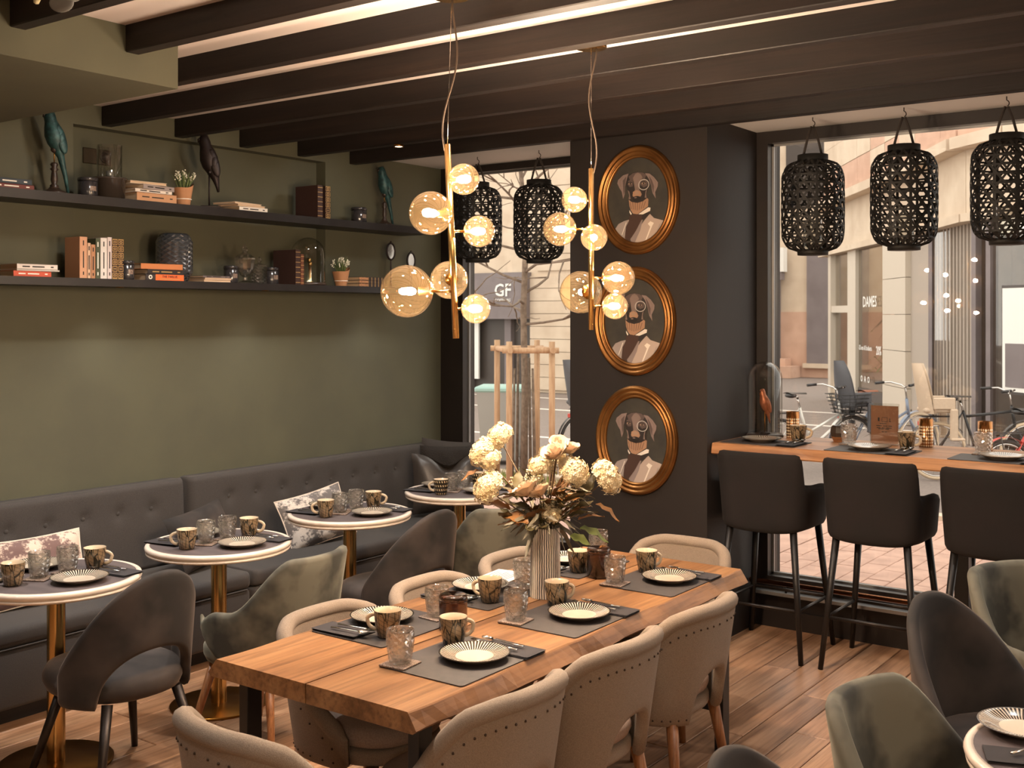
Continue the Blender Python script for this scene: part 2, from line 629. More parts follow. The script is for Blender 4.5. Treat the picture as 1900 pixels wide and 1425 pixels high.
mat('floor_joint', (30, 20, 14), 0.9)
floor = struct(G().box(((XL + XR) / 2, 1.95, -0.045), (XR - XL + 0.4, 9.1, 0.05)).ob('floor', 'floor_joint'))
random.seed(5)
plank_me = {}
def plank_mesh(L):
    if L not in plank_me:
        plank_me[L] = G().box((0, 0, -0.01), (0.1605, L - 0.005, 0.02), 0, None, 0.003).mesh('plank', 'oak_floor')
    return plank_me[L]
x = XL + 0.083
ci = 0
while x < XR - 0.05:
    y = -2.6 + (ci * 0.61) % 1.35 - 1.35
    while y < 6.26:
        L = random.choice((1.3, 1.6, 1.9)) if y > 1.0 else 2.4
        if y + L > 0.3:
            L2 = L
            y1 = y + L
            if y1 > 5.85:
                L2 = round(6.255 - y, 2)
            if y < 5.85:
                put('plank', plank_mesh(L2), floor, (x, y + L2 / 2, random.uniform(-0.0006, 0.0)))
        y += L
        if y > 5.85:
            break
    x += 0.165
    ci += 1

# left wall with the shallow niche behind the shelves
g = G()
NY0, NY1, NZ0, NZ1, ND = 3.42, 5.26, 1.985, 2.846, 0.085
T_ = 0.24
def wbox(g, x0, x1, y0, y1, z0, z1, mi=0):
    g.box(((x0 + x1) / 2, (y0 + y1) / 2, (z0 + z1) / 2), (x1 - x0, y1 - y0, z1 - z0), mi)
wbox(g, XL - T_, XL, YB - 0.2, NY0, -0.02, ZC + 0.1)
wbox(g, XL - T_, XL, NY1, YW1, -0.02, ZC + 0.1)
wbox(g, XL - T_, XL, NY0, NY1, -0.02, NZ0)
wbox(g, XL - T_, XL, NY0, NY1, NZ1, ZC + 0.1)
wbox(g, XL - T_, XL - ND, NY0, NY1, NZ0, NZ1)
wall_left = struct(g.ob('wall_left', 'green_paint'))
g = G()
wbox(g, XR, XR + 0.2, YB - 0.2, 6.6, -0.02, ZC + 0.1)
struct(g.ob('wall_right', 'green_paint'))
g = G()
wbox(g, XL - T_, XR + 0.2, YB - 0.2, YB, -0.02, ZC + 0.1)
struct(g.ob('wall_front', 'green_paint'))

# ceiling, beams, bulkhead, window soffits
ceiling = struct(G().box(((XL + XR) / 2, 1.6, ZC + 0.05), (XR - XL + 0.2, 8.2, 0.1)).ob('ceiling', 'white_ceiling'))
yb = 5.483
k = 0
while yb > YB:
    x0 = XL if yb > 2.89 else -3.794
    g = G().box(((x0 + XR) / 2 - 0.0, 0, (BZ0 + BZ1) / 2), (XR - x0, 0.062, BZ1 - BZ0), 0, None, 0.004)
    o = g.ob('beam', 'dark_beam', ceiling, (0, yb + 0.031, 0))
    yb -= 0.474
g = G()
wbox(g, XL, -3.794, YB, 2.887, 2.754, ZC + 0.02)
g.ob('bulkhead', 'green_paint', ceiling)
g = G()
wbox(g, XL, -3.657, 5.545, YW1, 2.925, ZC + 0.02)
g.ob('soffit', 'white_soffit', ceiling)
g = G()
wbox(g, -2.762, XR, 5.545, YW + 0.02, 2.92, ZC + 0.02)
g.ob('soffit', 'white_soffit', ceiling)

# dark pillar between the windows, low walls and headers of the window wall
g = G()
wbox(g, -3.657, -2.762, 5.594, 6.6, -0.02, ZC + 0.02)
struct(g.ob('wall_pillar', 'black_wall'))
g = G()
wbox(g, XL - T_, -3.657, YW1, 6.7, -0.02, 0.21)
wbox(g, XL - T_, -3.657, YW1, 6.7, 2.93, 3.2)
wbox(g, -2.762, XR + 0.2, 6.26, 6.5, -0.02, 0.21)
wbox(g, -2.762, XR + 0.2, YW, 6.5, 2.92, 3.2)
struct(g.ob('wall_back', 'black_frame'))
g = G()
wbox(g, -2.762, XR, 6.235, 6.26, 0.0, 0.105)
struct(g.ob('baseboard_back', 'black_frame'))

def window(name, x0, x1, y, z0, z1, jl, jr):
    w = thing(name, None, None, (0, 0, 0), 0)
    struct(w)
    g = G()
    wbox(g, x0, x0 + jl, y - 0.05, y + 0.09, z0, z1)
    g.ob('jamb', 'black_frame', w)
    g = G()
    wbox(g, x1 - jr, x1, y - 0.05, y + 0.09, z0, z1)
    g.ob('jamb', 'black_frame', w)
    g = G()
    wbox(g, x0 + jl, x1 - jr, y - 0.05, y + 0.09, z1 - 0.075, z1)
    g.ob('top_rail', 'black_frame', w)
    g = G()
    wbox(g, x0 + jl, x1 - jr, y - 0.05, y + 0.09, z0, z0 + 0.07)
    g.ob('bottom_rail', 'black_frame', w)
    g = G()
    a, b, c, d = x0 + jl, x1 - jr, z0 + 0.07, z1 - 0.075
    for q in ((a, a + 0.012, c, d), (b - 0.012, b, c, d), (a, b, c, c + 0.012), (a, b, d - 0.012, d)):
        wbox(g, q[0], q[1], y + 0.014, y + 0.025, q[2], q[3])
    g.ob('glazing_bead', 'silver_sill', w)
    g = G()
    wbox(g, a + 0.004, b - 0.004, y + 0.026, y + 0.032, c + 0.004, d - 0.004)
    g.ob('pane', 'window_glass', w)
    return w
window('window_1', XL, -3.657, YW1, 0.20, 2.95, 0.21, 0.04)
w2 = window('window_2', -2.762, XR, YW, 0.225, 2.925, 0.07, 0.06)
g = G()
wbox(g, -2.76, XR, 6.16, 6.25, 0.205, 0.224)
g.ob('sill', 'silver_sill', w2)

# brass foot rail along the window base
fr = thing('foot_rail', 'long polished copper rail running along the base of the wide window', 'rail', (0, 6.13, 0))
G().tube([(-2.75, 0, 0.287), (2.15, 0, 0.287)], 0.014, 10).ob('rail', 'copper_rail', fr)
for bx in (-2.55, -1.3, 0.0, 1.3):
    G().tube([(bx, 0.0, 0.28), (bx, 0.05, 0.25), (bx, 0.05, 0.2245)], 0.007, 6).ob('bracket', 'dark_metal', fr)

# ------------------------------------------------------------------ wall shelves
SH = [(1.982, 2.022), (2.40, 2.446)]
for nm, (z0, z1), lab in (('shelf', SH[1], 'upper long black shelf crossing the green wall and its niche'),
                          ('shelf', SH[0], 'lower long black shelf crossing the green wall under its niche')):
    g = G()
    wbox(g, -5.366, -5.12, 1.9, 6.02, z0, z1)
    tag(g.ob(nm, 'shelf_black'), lab, 'shelf', 'wall shelves')

# electrical socket plate in the niche
sk = thing('wall_socket', 'dark brass double socket and switch plate in the wall niche', 'socket', (XL - ND, 3.615, 2.70))
g = G().box((0.004, -0.045, 0), (0.008, 0.083, 0.085), 0, None, 0.003)
g.ob('plate', 'socket_dark', sk)
g = G().box((0.004, 0.045, 0), (0.008, 0.083, 0.085), 0, None, 0.003)
g.ob('plate', 'socket_dark', sk)
G().lathe([(0.03, 0.0), (0.03, 0.006), (0.024, 0.006), (0.022, 0.001), (0, 0.001)], 20, 0,
          TR(0.008, 0.045, 0) @ Matrix.Rotation(PI / 2, 4, 'Y')).ob('socket_cup', 'antique_wood', sk)

# ------------------------------------------------------------------ ceiling downlights (fixtures with their own light, some added out of view)
def downlight(x, y, z, label, power=1.0, angle=112, blend=0.85, size=0.045):
    t = thing('downlight', label, 'spotlight', (x, y, z), 0, 'ceiling downlights')
    G().lathe([(0.03, -0.002), (0.047, -0.004), (0.047, 0.006), (0.03, 0.006)], 20).ob('trim_ring', 'brass_dark', t)
    G().lathe([(0.03, 0.003), (0.0, 0.003)], 16).ob('lens', 'spotglow', t)
    l = bpy.data.lights.new('downlight_beam', 'SPOT')
    l.energy = SPOT_W * power
    l.color = WARM
    l.spot_size = math.radians(angle)
    l.spot_blend = blend
    l.shadow_soft_size = size
    lo = bpy.data.objects.new('downlight_beam', l)
    COL.objects.link(lo)
    lo.parent = t
    lo.location = (0, 0, -0.012)
    return t
ZD = ZC - 0.007
for i, (x, y, z, lab, p) in enumerate([
    (-4.25, 2.22, 2.747, 'downlight in the green bulkhead near the leftmost round table', 1.9),
    (-4.28, 3.35, ZD, 'ceiling downlight above the second round table from the left', 1.5),
    (-4.28, 4.30, ZD, 'ceiling downlight above the third round table from the left', 1.4),
    (-4.28, 5.25, ZD, 'ceiling downlight above the round table by the narrow window', 0.9),
    (-2.45, 2.40, ZD, 'ceiling downlight above the near end of the oak table', 0.9),
    (-2.45, 3.35, ZD, 'ceiling downlight above the middle of the oak table', 0.8),
    (-2.45, 4.30, ZD, 'ceiling downlight above the far end of the oak table', 0.9),
    (-0.7, 3.35, ZD, 'ceiling downlight above the right-hand round table', 0.8),
    (-0.7, 4.78, ZD, 'unseen added fill downlight over the walkway before the window counter', 0.8),  # from here on: fittings out of view, added as ambient fill
    (-2.45, 1.0, ZD, 'unseen added fill downlight behind the near head chair of the oak table', 0.8),
    (0.9, 2.4, ZD, 'unseen added fill downlight at the right side of the room', 0.8),
    (-0.7, 0.5, ZD, 'unseen added fill downlight over the middle of the room behind the view', 0.8),
    (-4.2, 0.6, 2.747, 'unseen added fill downlight in the green bulkhead left of the view', 0.8)]):
    downlight(x, y, z, lab, p)
# extra spots added behind the beams to brighten the shelves and upper wall
for y, w in ((3.30, 'left'), (4.26, 'middle'), (5.22, 'right')):
    t = downlight(-4.42, y, ZD, 'unseen added spotlight between beams brightening the ' + w + ' of the shelves', 0.26, 105, 1.0, 0.1)
    for ch in t.children:
        if ch.type == 'LIGHT':
            ch.rotation_euler = (0, 0.80, 0)
# small recessed spots under the lower shelf washing the wall
for y, w in ((2.56, 'first'), (3.56, 'second'), (4.56, 'third'), (5.6, 'fourth')):
    t = thing('shelf_spotlight', 'tiny recessed spotlight under the lower shelf, ' + w + ' from the left', 'spotlight', (-5.165, y, SH[0][0]), 0, 'spotlights under the shelf')
    G().lathe([(0.014, -0.003), (0.022, -0.003), (0.022, 0.0), (0.0, 0.0)], 16).ob('trim_ring', 'brass_dark', t)
    G().lathe([(0.014, -0.002), (0.0, -0.002)], 12).ob('lens', 'spotglow', t)
    l = bpy.data.lights.new('shelf_beam', 'SPOT')
    l.energy = 2.2
    l.color = WARM
    l.spot_size = math.radians(112)
    l.spot_blend = 1.0
    l.shadow_soft_size = 0.012
    lo = bpy.data.objects.new('shelf_beam', l)
    COL.objects.link(lo)
    lo.parent = t
    lo.location = (0, 0, -0.008)
# small spotlight seen under the fourth beam
t = thing('spotlight', 'small glowing spotlight on the underside of a ceiling beam left of the globe pendant', 'spotlight', (-4.52, 5.035, BZ0))
G().lathe([(0.022, -0.012), (0.03, -0.014), (0.03, 0.0), (0.0, 0.0)], 18).ob('housing', 'brass_dark', t)
G().lathe([(0.022, -0.011), (0.0, -0.013)], 16).ob('lens', 'spotglow', t)

# ================================================================== upholstered shells
def sgn(a):
    return 1.0 if a >= 0 else -1.0

def shell(g, thm, rx, ry, zlo, zhi, t, flare=0.12, e=2.2, nu=44, nz=8, mi=0, lean=0.0, er=0.0, cx=0.0):
    """padded back wrapping around the seat; th=0 is the rear (-X), the chair faces +X"""
    zb = min(zlo(a * thm / 20.0) for a in range(-20, 21))
    zt = max(zhi(a * thm / 20.0) for a in range(-20, 21))
    ths = []
    for i in range(nu + 1):
        ths.append(-thm + 2 * thm * i / nu)
    rows = []
    for i, th in enumerate(ths):
        d = min(i, nu - i)
        q = {0: 0.30, 1: 0.78, 2: 0.95}.get(d, 1.0)
        l, h = zlo(th), zhi(th)
        tt = t * q
        m = (1 - q) * t / 2
        loop = []
        k_ = er * {0: 1.0, 1: 0.6, 2: 0.33, 3: 0.16, 4: 0.06}.get(d, 0.0)
        lo2, hi2 = l + tt / 2 + (1 - q) * 0.03 + k_, h - tt / 2 - (1 - q) * 0.03 - k_
        if hi2 < lo2 + 0.01:
            hi2 = lo2 + 0.01
        for j in range(nz + 1):
            loop.append((m, lo2 + (hi2 - lo2) * j / nz))
        for j in range(1, 4):
            a = PI * j / 4
            loop.append((m + tt / 2 - tt / 2 * cos(a), hi2 + tt / 2 * sin(a)))
        for j in range(nz + 1):
            loop.append((m + tt, hi2 - (hi2 - lo2) * j / nz))
        for j in range(1, 4):
            a = PI * j / 4
            loop.append((m + tt / 2 + tt / 2 * cos(a), lo2 - tt / 2 * sin(a)))
        c, s = cos(th), sin(th)
        px, py = -sgn(c) * abs(c) ** (2 / e), sgn(s) * abs(s) ** (2 / e)
        nrm = Vector((-c / rx, s / ry, 0)).normalized()
        row = []
        for o, z in loop:
            f = 1 + flare * (z - zb) / (zt - zb)
            p = Vector((px * rx * f, py * ry * f, z)) - nrm * o
            p.x -= lean * (z - zb) * max(0.0, c)
            p.x += cx
            row.append(tuple(p))
        rows.append(row)
    K = len(rows[0])
    vs = [p for r in rows for p in r]
    fs = []
    for i in range(nu):
        for j in range(K):
            k = (j + 1) % K
            fs.append((i * K + j, i * K + k, (i + 1) * K + k, (i + 1) * K + j))
    fs.append(tuple(range(K)))
    fs.append(tuple(nu * K + j for j in reversed(range(K))))
    g.add(vs, fs, mi, True)
    return g

def pad(g, cx, cy, ax, ay, z0, z1, e=2.6, r=0.03, dome=0.012, n=36, mi=0):
    rings = [(0.0, z0, True), (r, z0, False), (0.3 * r, z0 + 0.3 * r, False), (0, z0 + r, False), (0, z1 - r, False),
             (0.3 * r, z1 - 0.3 * r, False), (r, z1, False), (min(ax, ay) * 0.5, z1 + dome * 0.8, False), (0.0, z1 + dome, True)]
    vs, fs, R = [], [], []
    for ins, z, pole in rings:
        if pole:
            R.append([len(vs)])
            vs.append((cx, cy, z))
        else:
            R.append(list(range(len(vs), len(vs) + n)))
            for i in range(n):
                a = 2 * PI * i / n
                c, s = cos(a), sin(a)
                vs.append((cx + sgn(c) * abs(c) ** (2 / e) * (ax - ins), cy + sgn(s) * abs(s) ** (2 / e) * (ay - ins), z))
    for a, b in zip(R, R[1:]):
        for i in range(n):
            j = (i + 1) % n
            if len(a) == 1:
                fs.append((a[0], b[j], b[i]))
            elif len(b) == 1:
                fs.append((a[i], a[j], b[0]))
            else:
                fs.append((a[i], a[j], b[j], b[i]))
    return g.add(vs, fs, mi, True)

def smooth(a, b, x):
    t = max(0.0, min(1.0, (x - a) / (b - a)))
    return t * t * (3 - 2 * t)

D2R = PI / 180

def legs4(root, mname, top, bot, r0, r1, zt, name='leg', n=12):
    for sx in (-1, 1):
        for sy in (-1, 1):
            tx, ty = (top[0] if sx > 0 else -top[2]), top[1] * sy
            bx, by = (bot[0] if sx > 0 else -bot[2]), bot[1] * sy
            G().tube([(tx, ty, zt), (bx, by, 0.0)], [r0, r1], n).ob(name, mname, root)

# ---- beige dining chair
def make_beige():
    t = thing('dining_chair', 'x', 'chair', (0, 0, 0), 0, 'beige linen dining chairs')
    thm = 112 * D2R
    zhi = lambda th: 0.775 - 0.28 * smooth(44 * D2R, 112 * D2R, abs(th)) - 0.03 * smooth(20 * D2R, 60 * D2R, abs(th))
    zlo = lambda th: 0.335 + (0.185 * math.sqrt(max(0.0, 1 - (th / (26 * D2R)) ** 2)) if abs(th) < 26 * D2R else 0.0)
    shell(G(), thm, 0.24, 0.238, zlo, zhi, 0.045, 0.25, 2.5, 56, 8).ob('backrest', 'beige_linen', t)
    # rolled top rim and nail heads under it
    def on(th, z, out=0.0):
        f = 1 + 0.25 * (z - 0.335) / (0.775 - 0.335)
        c, s = cos(th), sin(th)
        px, py = -sgn(c) * abs(c) ** (2 / 2.5), sgn(s) * abs(s) ** (2 / 2.5)
        n = Vector((-c / 0.24, s / 0.238, 0)).normalized()
        return Vector((px * 0.24 * f, py * 0.238 * f, z)) + n * out
    pts = []
    for i in range(41):
        th = (-106 + 212 * i / 40) * D2R
        pts.append(tuple(on(th, zhi(th) - 0.022, -0.022)))
    G().tube(pts, [0.018] + [0.029] * 39 + [0.018], 10).ob('top_roll', 'beige_linen', t)
    g = G()
    for i in range(30):
        th = (-100 + 200 * i / 29) * D2R
        p = on(th, zhi(th) - 0.075, 0.001)
        g.sphere(p, 0.0042, 6, 4)
    for i in range(9):
        for s in (-1, 1):
            th = s * (32 + 8.5 * i) * D2R
            g.sphere(on(th, 0.365, 0.0), 0.004, 6, 4)
    g.ob('nail_trim', 'nail', t)['kind'] = 'stuff'
    pad(G(), 0.02, 0, 0.215, 0.205, 0.35, 0.405, 2.6, 0.015, 0.0).ob('seat_base', 'beige_linen', t)
    pad(G(), 0.025, 0, 0.22, 0.205, 0.405, 0.475, 2.6, 0.028, 0.012).ob('seat_cushion', 'beige_seat', t)
    legs4(t, 'leg_wood', (0.165, 0.165, 0.165), (0.215, 0.215, 0.215), 0.023, 0.014, 0.352)
    return t

# ---- black velvet chair with an arched opening in the back
def make_black(arch=True):
    t = thing('velvet_chair', 'x', 'chair', (0, 0, 0), 0, 'black velvet chairs')
    thm = 92 * D2R
    zhi = lambda th: 0.445 + 0.425 * max(0.0, cos(th * 90 / 98)) ** 1.1
    zlo = lambda th: 0.355 + (0.215 * math.sqrt(max(0.0, 1 - (th / (50 * D2R)) ** 2)) if arch and abs(th) < 50 * D2R else 0.0)
    shell(G(), thm, 0.255, 0.265, zlo, zhi, 0.042, 0.06, 2.1, 64, 8, 0, 0.10).ob('backrest', 'black_velvet', t)
    pad(G(), 0.045, 0, 0.275, 0.245, 0.365, 0.47, 2.3, 0.042, 0.015).ob('seat', 'black_velvet', t)
    legs4(t, 'dark_metal', (0.16, 0.15, 0.16), (0.265, 0.235, 0.24), 0.021, 0.013, 0.37)
    return t

# ---- grey-green velvet armchair
def make_green():
    t = thing('velvet_armchair', 'x', 'chair', (0, 0, 0), 0, 'grey-green velvet armchairs')
    thm = 116 * D2R
    zhi = lambda th: 0.845 - 0.225 * smooth(30 * D2R, 84 * D2R, abs(th)) - 0.02 * smooth(84 * D2R, 116 * D2R, abs(th))
    zlo = lambda th: 0.345 + 0.13 * smooth(66 * D2R, 116 * D2R, abs(th))
    shell(G(), thm, 0.265, 0.275, zlo, zhi, 0.045, 0.14, 2.3, 52, 8, 0, 0.10, 0.07).ob('backrest', 'green_velvet', t)
    pad(G(), 0.01, 0, 0.24, 0.225, 0.36, 0.47, 2.6, 0.04, 0.015).ob('seat', 'green_velvet', t)
    legs4(t, 'leg_wood', (0.15, 0.15, 0.15), (0.235, 0.225, 0.235), 0.021, 0.012, 0.365)
    for ch in list(t.children):
        if ch.name.startswith('leg'):
            pass
    return t

# ---- bar stool
def make_stool():
    t = thing('bar_stool', 'x', 'stool', (0, 0, 0), 0, 'bar stools at the window counter')
    thm = 118 * D2R
    zhi = lambda th: 1.098 - 0.165 * smooth(50 * D2R, 66 * D2R, abs(th)) - 0.03 * smooth(66 * D2R, 118 * D2R, abs(th))
    zlo = lambda th: 0.665 + 0.02 * abs(sin(th))
    shell(G(), thm, 0.238, 0.24, zlo, zhi, 0.05, 0.13, 4.5, 72, 9, 0, 0.0, 0.03).ob('backrest', 'stool_velvet', t)
    pad(G(), 0.01, 0, 0.21, 0.192, 0.68, 0.78, 3.0, 0.04, 0.012).ob('seat', 'stool_velvet', t)
    legs4(t, 'black_steel', (0.17, 0.18, 0.18), (0.235, 0.245, 0.235), 0.02, 0.0135, 0.69)
    f = lambda z: 1 - z / 0.69
    z = 0.27
    ax = 0.17 + 0.065 * f(z)
    ar = 0.18 + 0.055 * f(z)
    ay = 0.18 + 0.065 * f(z)
    for a, b in (((ax, -ay, z), (ax, ay, z)), ((-ar, -ay, z), (-ar, ay, z)), ((-ar, -ay, z), (ax, -ay, z)), ((-ar, ay, z), (ax, ay, z))):
        G().tube([a, b], 0.009, 8).ob('foot_bar', 'dark_metal', t)
    return t

def place_all(root, spots):
    for i, (x, y, rz, lab) in enumerate(spots):
        if i == 0:
            root.location = (x, y, 0)
            root.rotation_euler = (0, 0, rz)
            root['label'] = lab
        else:
            dup(root, (x, y, 0), rz, lab)

R90 = PI / 2
place_all(make_beige(), [
    (-2.10, 2.62, PI, 'beige studded dining chair, nearest on the right side of the oak table'),
    (-2.10, 3.21, PI, 'beige studded dining chair, middle one on the right side of the oak table'),
    (-2.10, 3.80, PI, 'beige studded dining chair, farthest on the right side of the oak table'),
    (-2.70, 2.86, 0, 'beige dining chair, nearest on the left side of the oak table'),
    (-2.70, 3.43, 0, 'beige dining chair, middle one on the left side of the oak table'),
    (-2.72, 4.02, 0, 'beige dining chair, farthest on the left side of the oak table'),
    (-2.31, 2.14, R90 - 0.1, 'beige studded dining chair at the near head of the oak table'),
    (-2.46, 4.53, -R90, 'beige dining chair at the far head of the oak table, before the pillar')])
place_all(make_black(), [
    (-3.86, 2.66, PI - 0.05, 'black velvet chair with arched back opening at the leftmost round table'),
    (-3.86, 4.30, PI - 0.05, 'black velvet chair with arched back opening at the third round table'),
])
place_all(make_black(False), [
    (-0.86, 3.90, -0.40, 'black velvet chair facing away from the window, between two green armchairs at right'),
    (-0.79, 2.29, 0.0, 'black velvet chair cut off by the bottom edge, only its rounded back showing')])
place_all(make_green(), [
    (-3.70, 3.27, PI + 0.12, 'grey-green velvet armchair at the second round table'),
    (-3.66, 4.83, 2.55, 'grey-green velvet armchair at the round table by the narrow window'),
    (-0.72, 2.92, -0.15, 'grey-green velvet armchair with hand marks at the bottom right'),
    (-0.80, 4.62, -0.45, 'grey-green velvet armchair behind the black one at the right edge')])
place_all(make_stool(), [
    (-2.485, 5.865, R90, 'dark upholstered bar stool next to the pillar, leftmost of three'),
    (-1.89, 5.865, R90, 'dark upholstered bar stool, middle of the three at the window counter'),
    (-1.30, 5.865, R90, 'dark upholstered bar stool at the right edge, third at the window counter')])

# ================================================================== oak dining table
TX, TY0, TY1, TZ = -2.42, 2.29, 4.42, 0.755
dt = thing('dining_table', 'long solid oak dining table with live edges and black steel legs', 'table', (TX, (TY0 + TY1) / 2, 0))
random.seed(11)
def live_plank(side, w, L):
    g = G()
    n = 46
    rows = []
    ph = random.uniform(0, 6)
    for i in range(n + 1):
        y = -L / 2 + L * i / n
        wob = 0.004 * sin(9 * y + ph) + 0.003 * sin(23 * y + 2 * ph) + random.uniform(-0.0012, 0.0012)
        wb = 0.005 * sin(6 * y + ph + 2) + 0.003 * sin(17 * y + ph) + random.uniform(-0.0015, 0.0015)
        o = side * (w - 0.012 + wob)
        ob_ = side * (w + 0.022 + wb)
        zt = -0.0005 * abs(sin(5 * y + ph))
        rows.append([(side * 0.003, y, TZ), (o, y, TZ + zt), (o + side * 0.004, y, TZ - 0.004), (ob_, y, TZ - 0.05 + 0.003 * sin(11 * y)),
                     (ob_ - side * 0.012, y, TZ - 0.058), (side * 0.003, y, TZ - 0.058)])
    K = 6
    vs = [p for r in rows for p in r]
    fs = []
    for i in range(n):
        for j in range(K):
            k = (j + 1) % K
            q = (i * K + j, i * K + k, (i + 1) * K + k, (i + 1) * K + j)
            fs.append(q if side > 0 else tuple(reversed(q)))
    fs.append(tuple(range(K)))
    fs.append(tuple(n * K + j for j in range(K)))
    g.add(vs, fs, 0, False)
    return g
live_plank(1, 0.41, TY1 - TY0).ob('tabletop_plank', 'oak_table', dt)
live_plank(-1, 0.41, TY1 - TY0).ob('tabletop_plank', 'oak_table', dt)
for sy in (-1, 1):
    yy = sy * ((TY1 - TY0) / 2 - 0.10)
    for sx in (-1, 1):
        G().box((sx * 0.355, yy, 0.345), (0.04, 0.06, 0.69), 0, None, 0.002).ob('leg', 'black_steel', dt)
    G().box((0, yy, 0.685), (0.67, 0.06, 0.02), 0).ob('top_bar', 'black_steel', dt)
    G().box((0, yy, 0.19), (0.67, 0.05, 0.035), 0).ob('cross_bar', 'black_steel', dt)

# ================================================================== round tables
RT = [(-4.22, 2.61), (-4.235, 3.455), (-4.31, 4.405), (-4.30, 5.345), (-0.42, 3.02)]
RZT = 0.765
def make_round():
    t = thing('round_table', 'x', 'table', (0, 0, 0), 0, 'round pedestal tables')
    G().lathe([(0.0, 0.755), (0.312, 0.755), (0.312, 0.765), (0.0, 0.765)], 64, 0, None, False).ob('tabletop', 'table_top_dark', t)
    G().lathe([(0.30, 0.724), (0.32, 0.724), (0.33, 0.73), (0.331, 0.736), (0.326, 0.738), (0.326, 0.742), (0.333, 0.745), (0.336, 0.755),
               (0.332, 0.764), (0.326, 0.766), (0.312, 0.766), (0.312, 0.754), (0.30, 0.754), (0.30, 0.724)], 64).ob('table_rim', 'marble_rim', t)
    G().lathe([(0.0, 0.73), (0.3, 0.73), (0.3, 0.754)], 48).ob('underside', 'antique_wood', t)
    G().lathe([(0.036, 0.012), (0.036, 0.73)], 28).ob('column', 'brass', t)
    G().lathe([(0.0, 0.0), (0.225, 0.0), (0.225, 0.008), (0.22, 0.011), (0.05, 0.014), (0.0, 0.014)], 48).ob('base_plate', 'brass_dark', t)
    return t
rt = make_round()
labs = ['round table with brass column at the left edge of the picture, leftmost along the bench',
        'round table with brass column, second from the left along the bench',
        'round table with brass column, third from the left along the bench',
        'round table with brass column by the narrow window, farthest along the bench',
        'round table at the bottom right corner beside the green armchair']
for i, (x, y) in enumerate(RT):
    if i == 0:
        rt.location = (x, y, 0)
        rt['label'] = labs[0]
    else:
        dup(rt, (x, y, 0), 0, labs[i])

# ================================================================== banquette
def bench(y0, y1, btn, label):
    t = thing('bench', label, 'bench', (-5.05, (y0 + y1) / 2, 0), 0, 'wall bench sections')
    c = (y0 + y1) / 2
    L = y1 - y0
    # seat block, rounded edges (profile in x,z swept along y)
    def sweep(prof, name, r=0.03, n=2):
        g = G()
        K = len(prof)
        ys = [-L / 2, -L / 2 + 0.3 * r, -L / 2 + r, L / 2 - r, L / 2 - 0.3 * r, L / 2]
        ins = [1, 0.3, 0, 0, 0.3, 1]
        mx = sum(p[0] for p in prof) / K
        mz = sum(p[1] for p in prof) / K
        rows = []
        for y, q in zip(ys, ins):
            f = 1
            rows.append([(p[0] + (mx - p[0]) * q * r / 0.25, y, p[1] + (mz - p[1]) * q * r / 0.25) for p in prof])
        vs = [p for w in rows for p in w]
        fs = []
        for i in range(len(ys) - 1):
            for j in range(K):
                k = (j + 1) % K
                fs.append((i * K + j, (i + 1) * K + j, (i + 1) * K + k, i * K + k))
        fs.append(tuple(range(K)))
        fs.append(tuple((len(ys) - 1) * K + j for j in reversed(range(K))))
        g.add(vs, fs, 0, True)
        return g.ob(name, 'bench_fabric', t)
    def rrect(x0, x1, z0, z1, r, n=4):
        out = []
        for cx, cz, a0 in ((x1 - r, z1 - r, 0), (x0 + r, z1 - r, 90), (x0 + r, z0 + r, 180), (x1 - r, z0 + r, 270)):
            for i in range(n + 1):
                a = (a0 + 90 * i / n) * D2R
                out.append((cx + r * cos(a), cz + r * sin(a)))
        return out
    sweep(rrect(-0.19, 0.35, 0.36, 0.45, 0.03), 'seat_cushion')
    sweep(rrect(-0.19, 0.345, 0.09, 0.358, 0.02), 'seat_front')
    G().tube([(0.345, -L / 2 + 0.03, 0.359), (0.345, L / 2 - 0.03, 0.359)], 0.004, 6).ob('piping', 'bench_fabric', t)
    G().box((0.03, 0, 0.045), (0.42, L - 0.04, 0.09)).ob('plinth', 'shelf_black', t)
    # buttoned backrest
    zb = 0.765
    nu, nv = int(L / 0.022), 16
    prof = []
    for j in range(nv + 1):
        prof.append(0.44 + (0.905 - 0.03 - 0.44) * j / nv)
    rows = []
    for i in range(nu + 1):
        y = -L / 2 + L * i / nu
        e = min(y + L / 2, L / 2 - y)
        er = 0.035 * (1 - min(1.0, e / 0.035)) ** 2
        row = [(-0.316, y, 0.44)]
        for z in prof:
            xx = -0.185 - 0.05 * (z - 0.45) - er
            for b in btn:
                d2 = (y + c - b) ** 2 + (z - zb) ** 2
                xx -= 0.017 * math.exp(-d2 / 0.0006) + 0.006 * math.exp(-d2 / 0.003)
            row.append((xx, y, z))
        xt = row[-1][0]
        for q in range(1, 5):
            a = PI / 2 * q / 4
            row.append((xt - 0.03 * (1 - cos(a)), y, 0.875 + 0.03 * sin(a)))
        row.append((-0.316, y, 0.905 - er * 0.3))
        rows.append(row)
    K = len(rows[0])
    vs = [p for r in rows for p in r]
    fs = []
    for i in range(nu):
        for j in range(K):
            k = (j + 1) % K
            fs.append((i * K + j, (i + 1) * K + j, (i + 1) * K + k, i * K + k))
    fs.append(tuple(range(K)))
    fs.append(tuple(nu * K + j for j in reversed(range(K))))
    br = G().add(vs, fs, 0, True).ob('backrest', 'bench_fabric', t)
    me = G().sphere((0, 0, 0), 0.013, 12, 8, 0, None, (0.5, 1, 1)).mesh('button', 'bench_fabric')
    for b in btn:
        put('button', me, br, (-0.185 - 0.05 * (zb - 0.45) - 0.019, b - c, zb))
    return t
bench(1.7, 4.06, [1.94 + 0.21 * i for i in range(10)], 'grey buttoned wall bench section at the left, behind two round tables')
bench(4.085, 6.40, [4.37 + 0.209 * i for i in range(10)], 'grey buttoned wall bench section running to the narrow window')

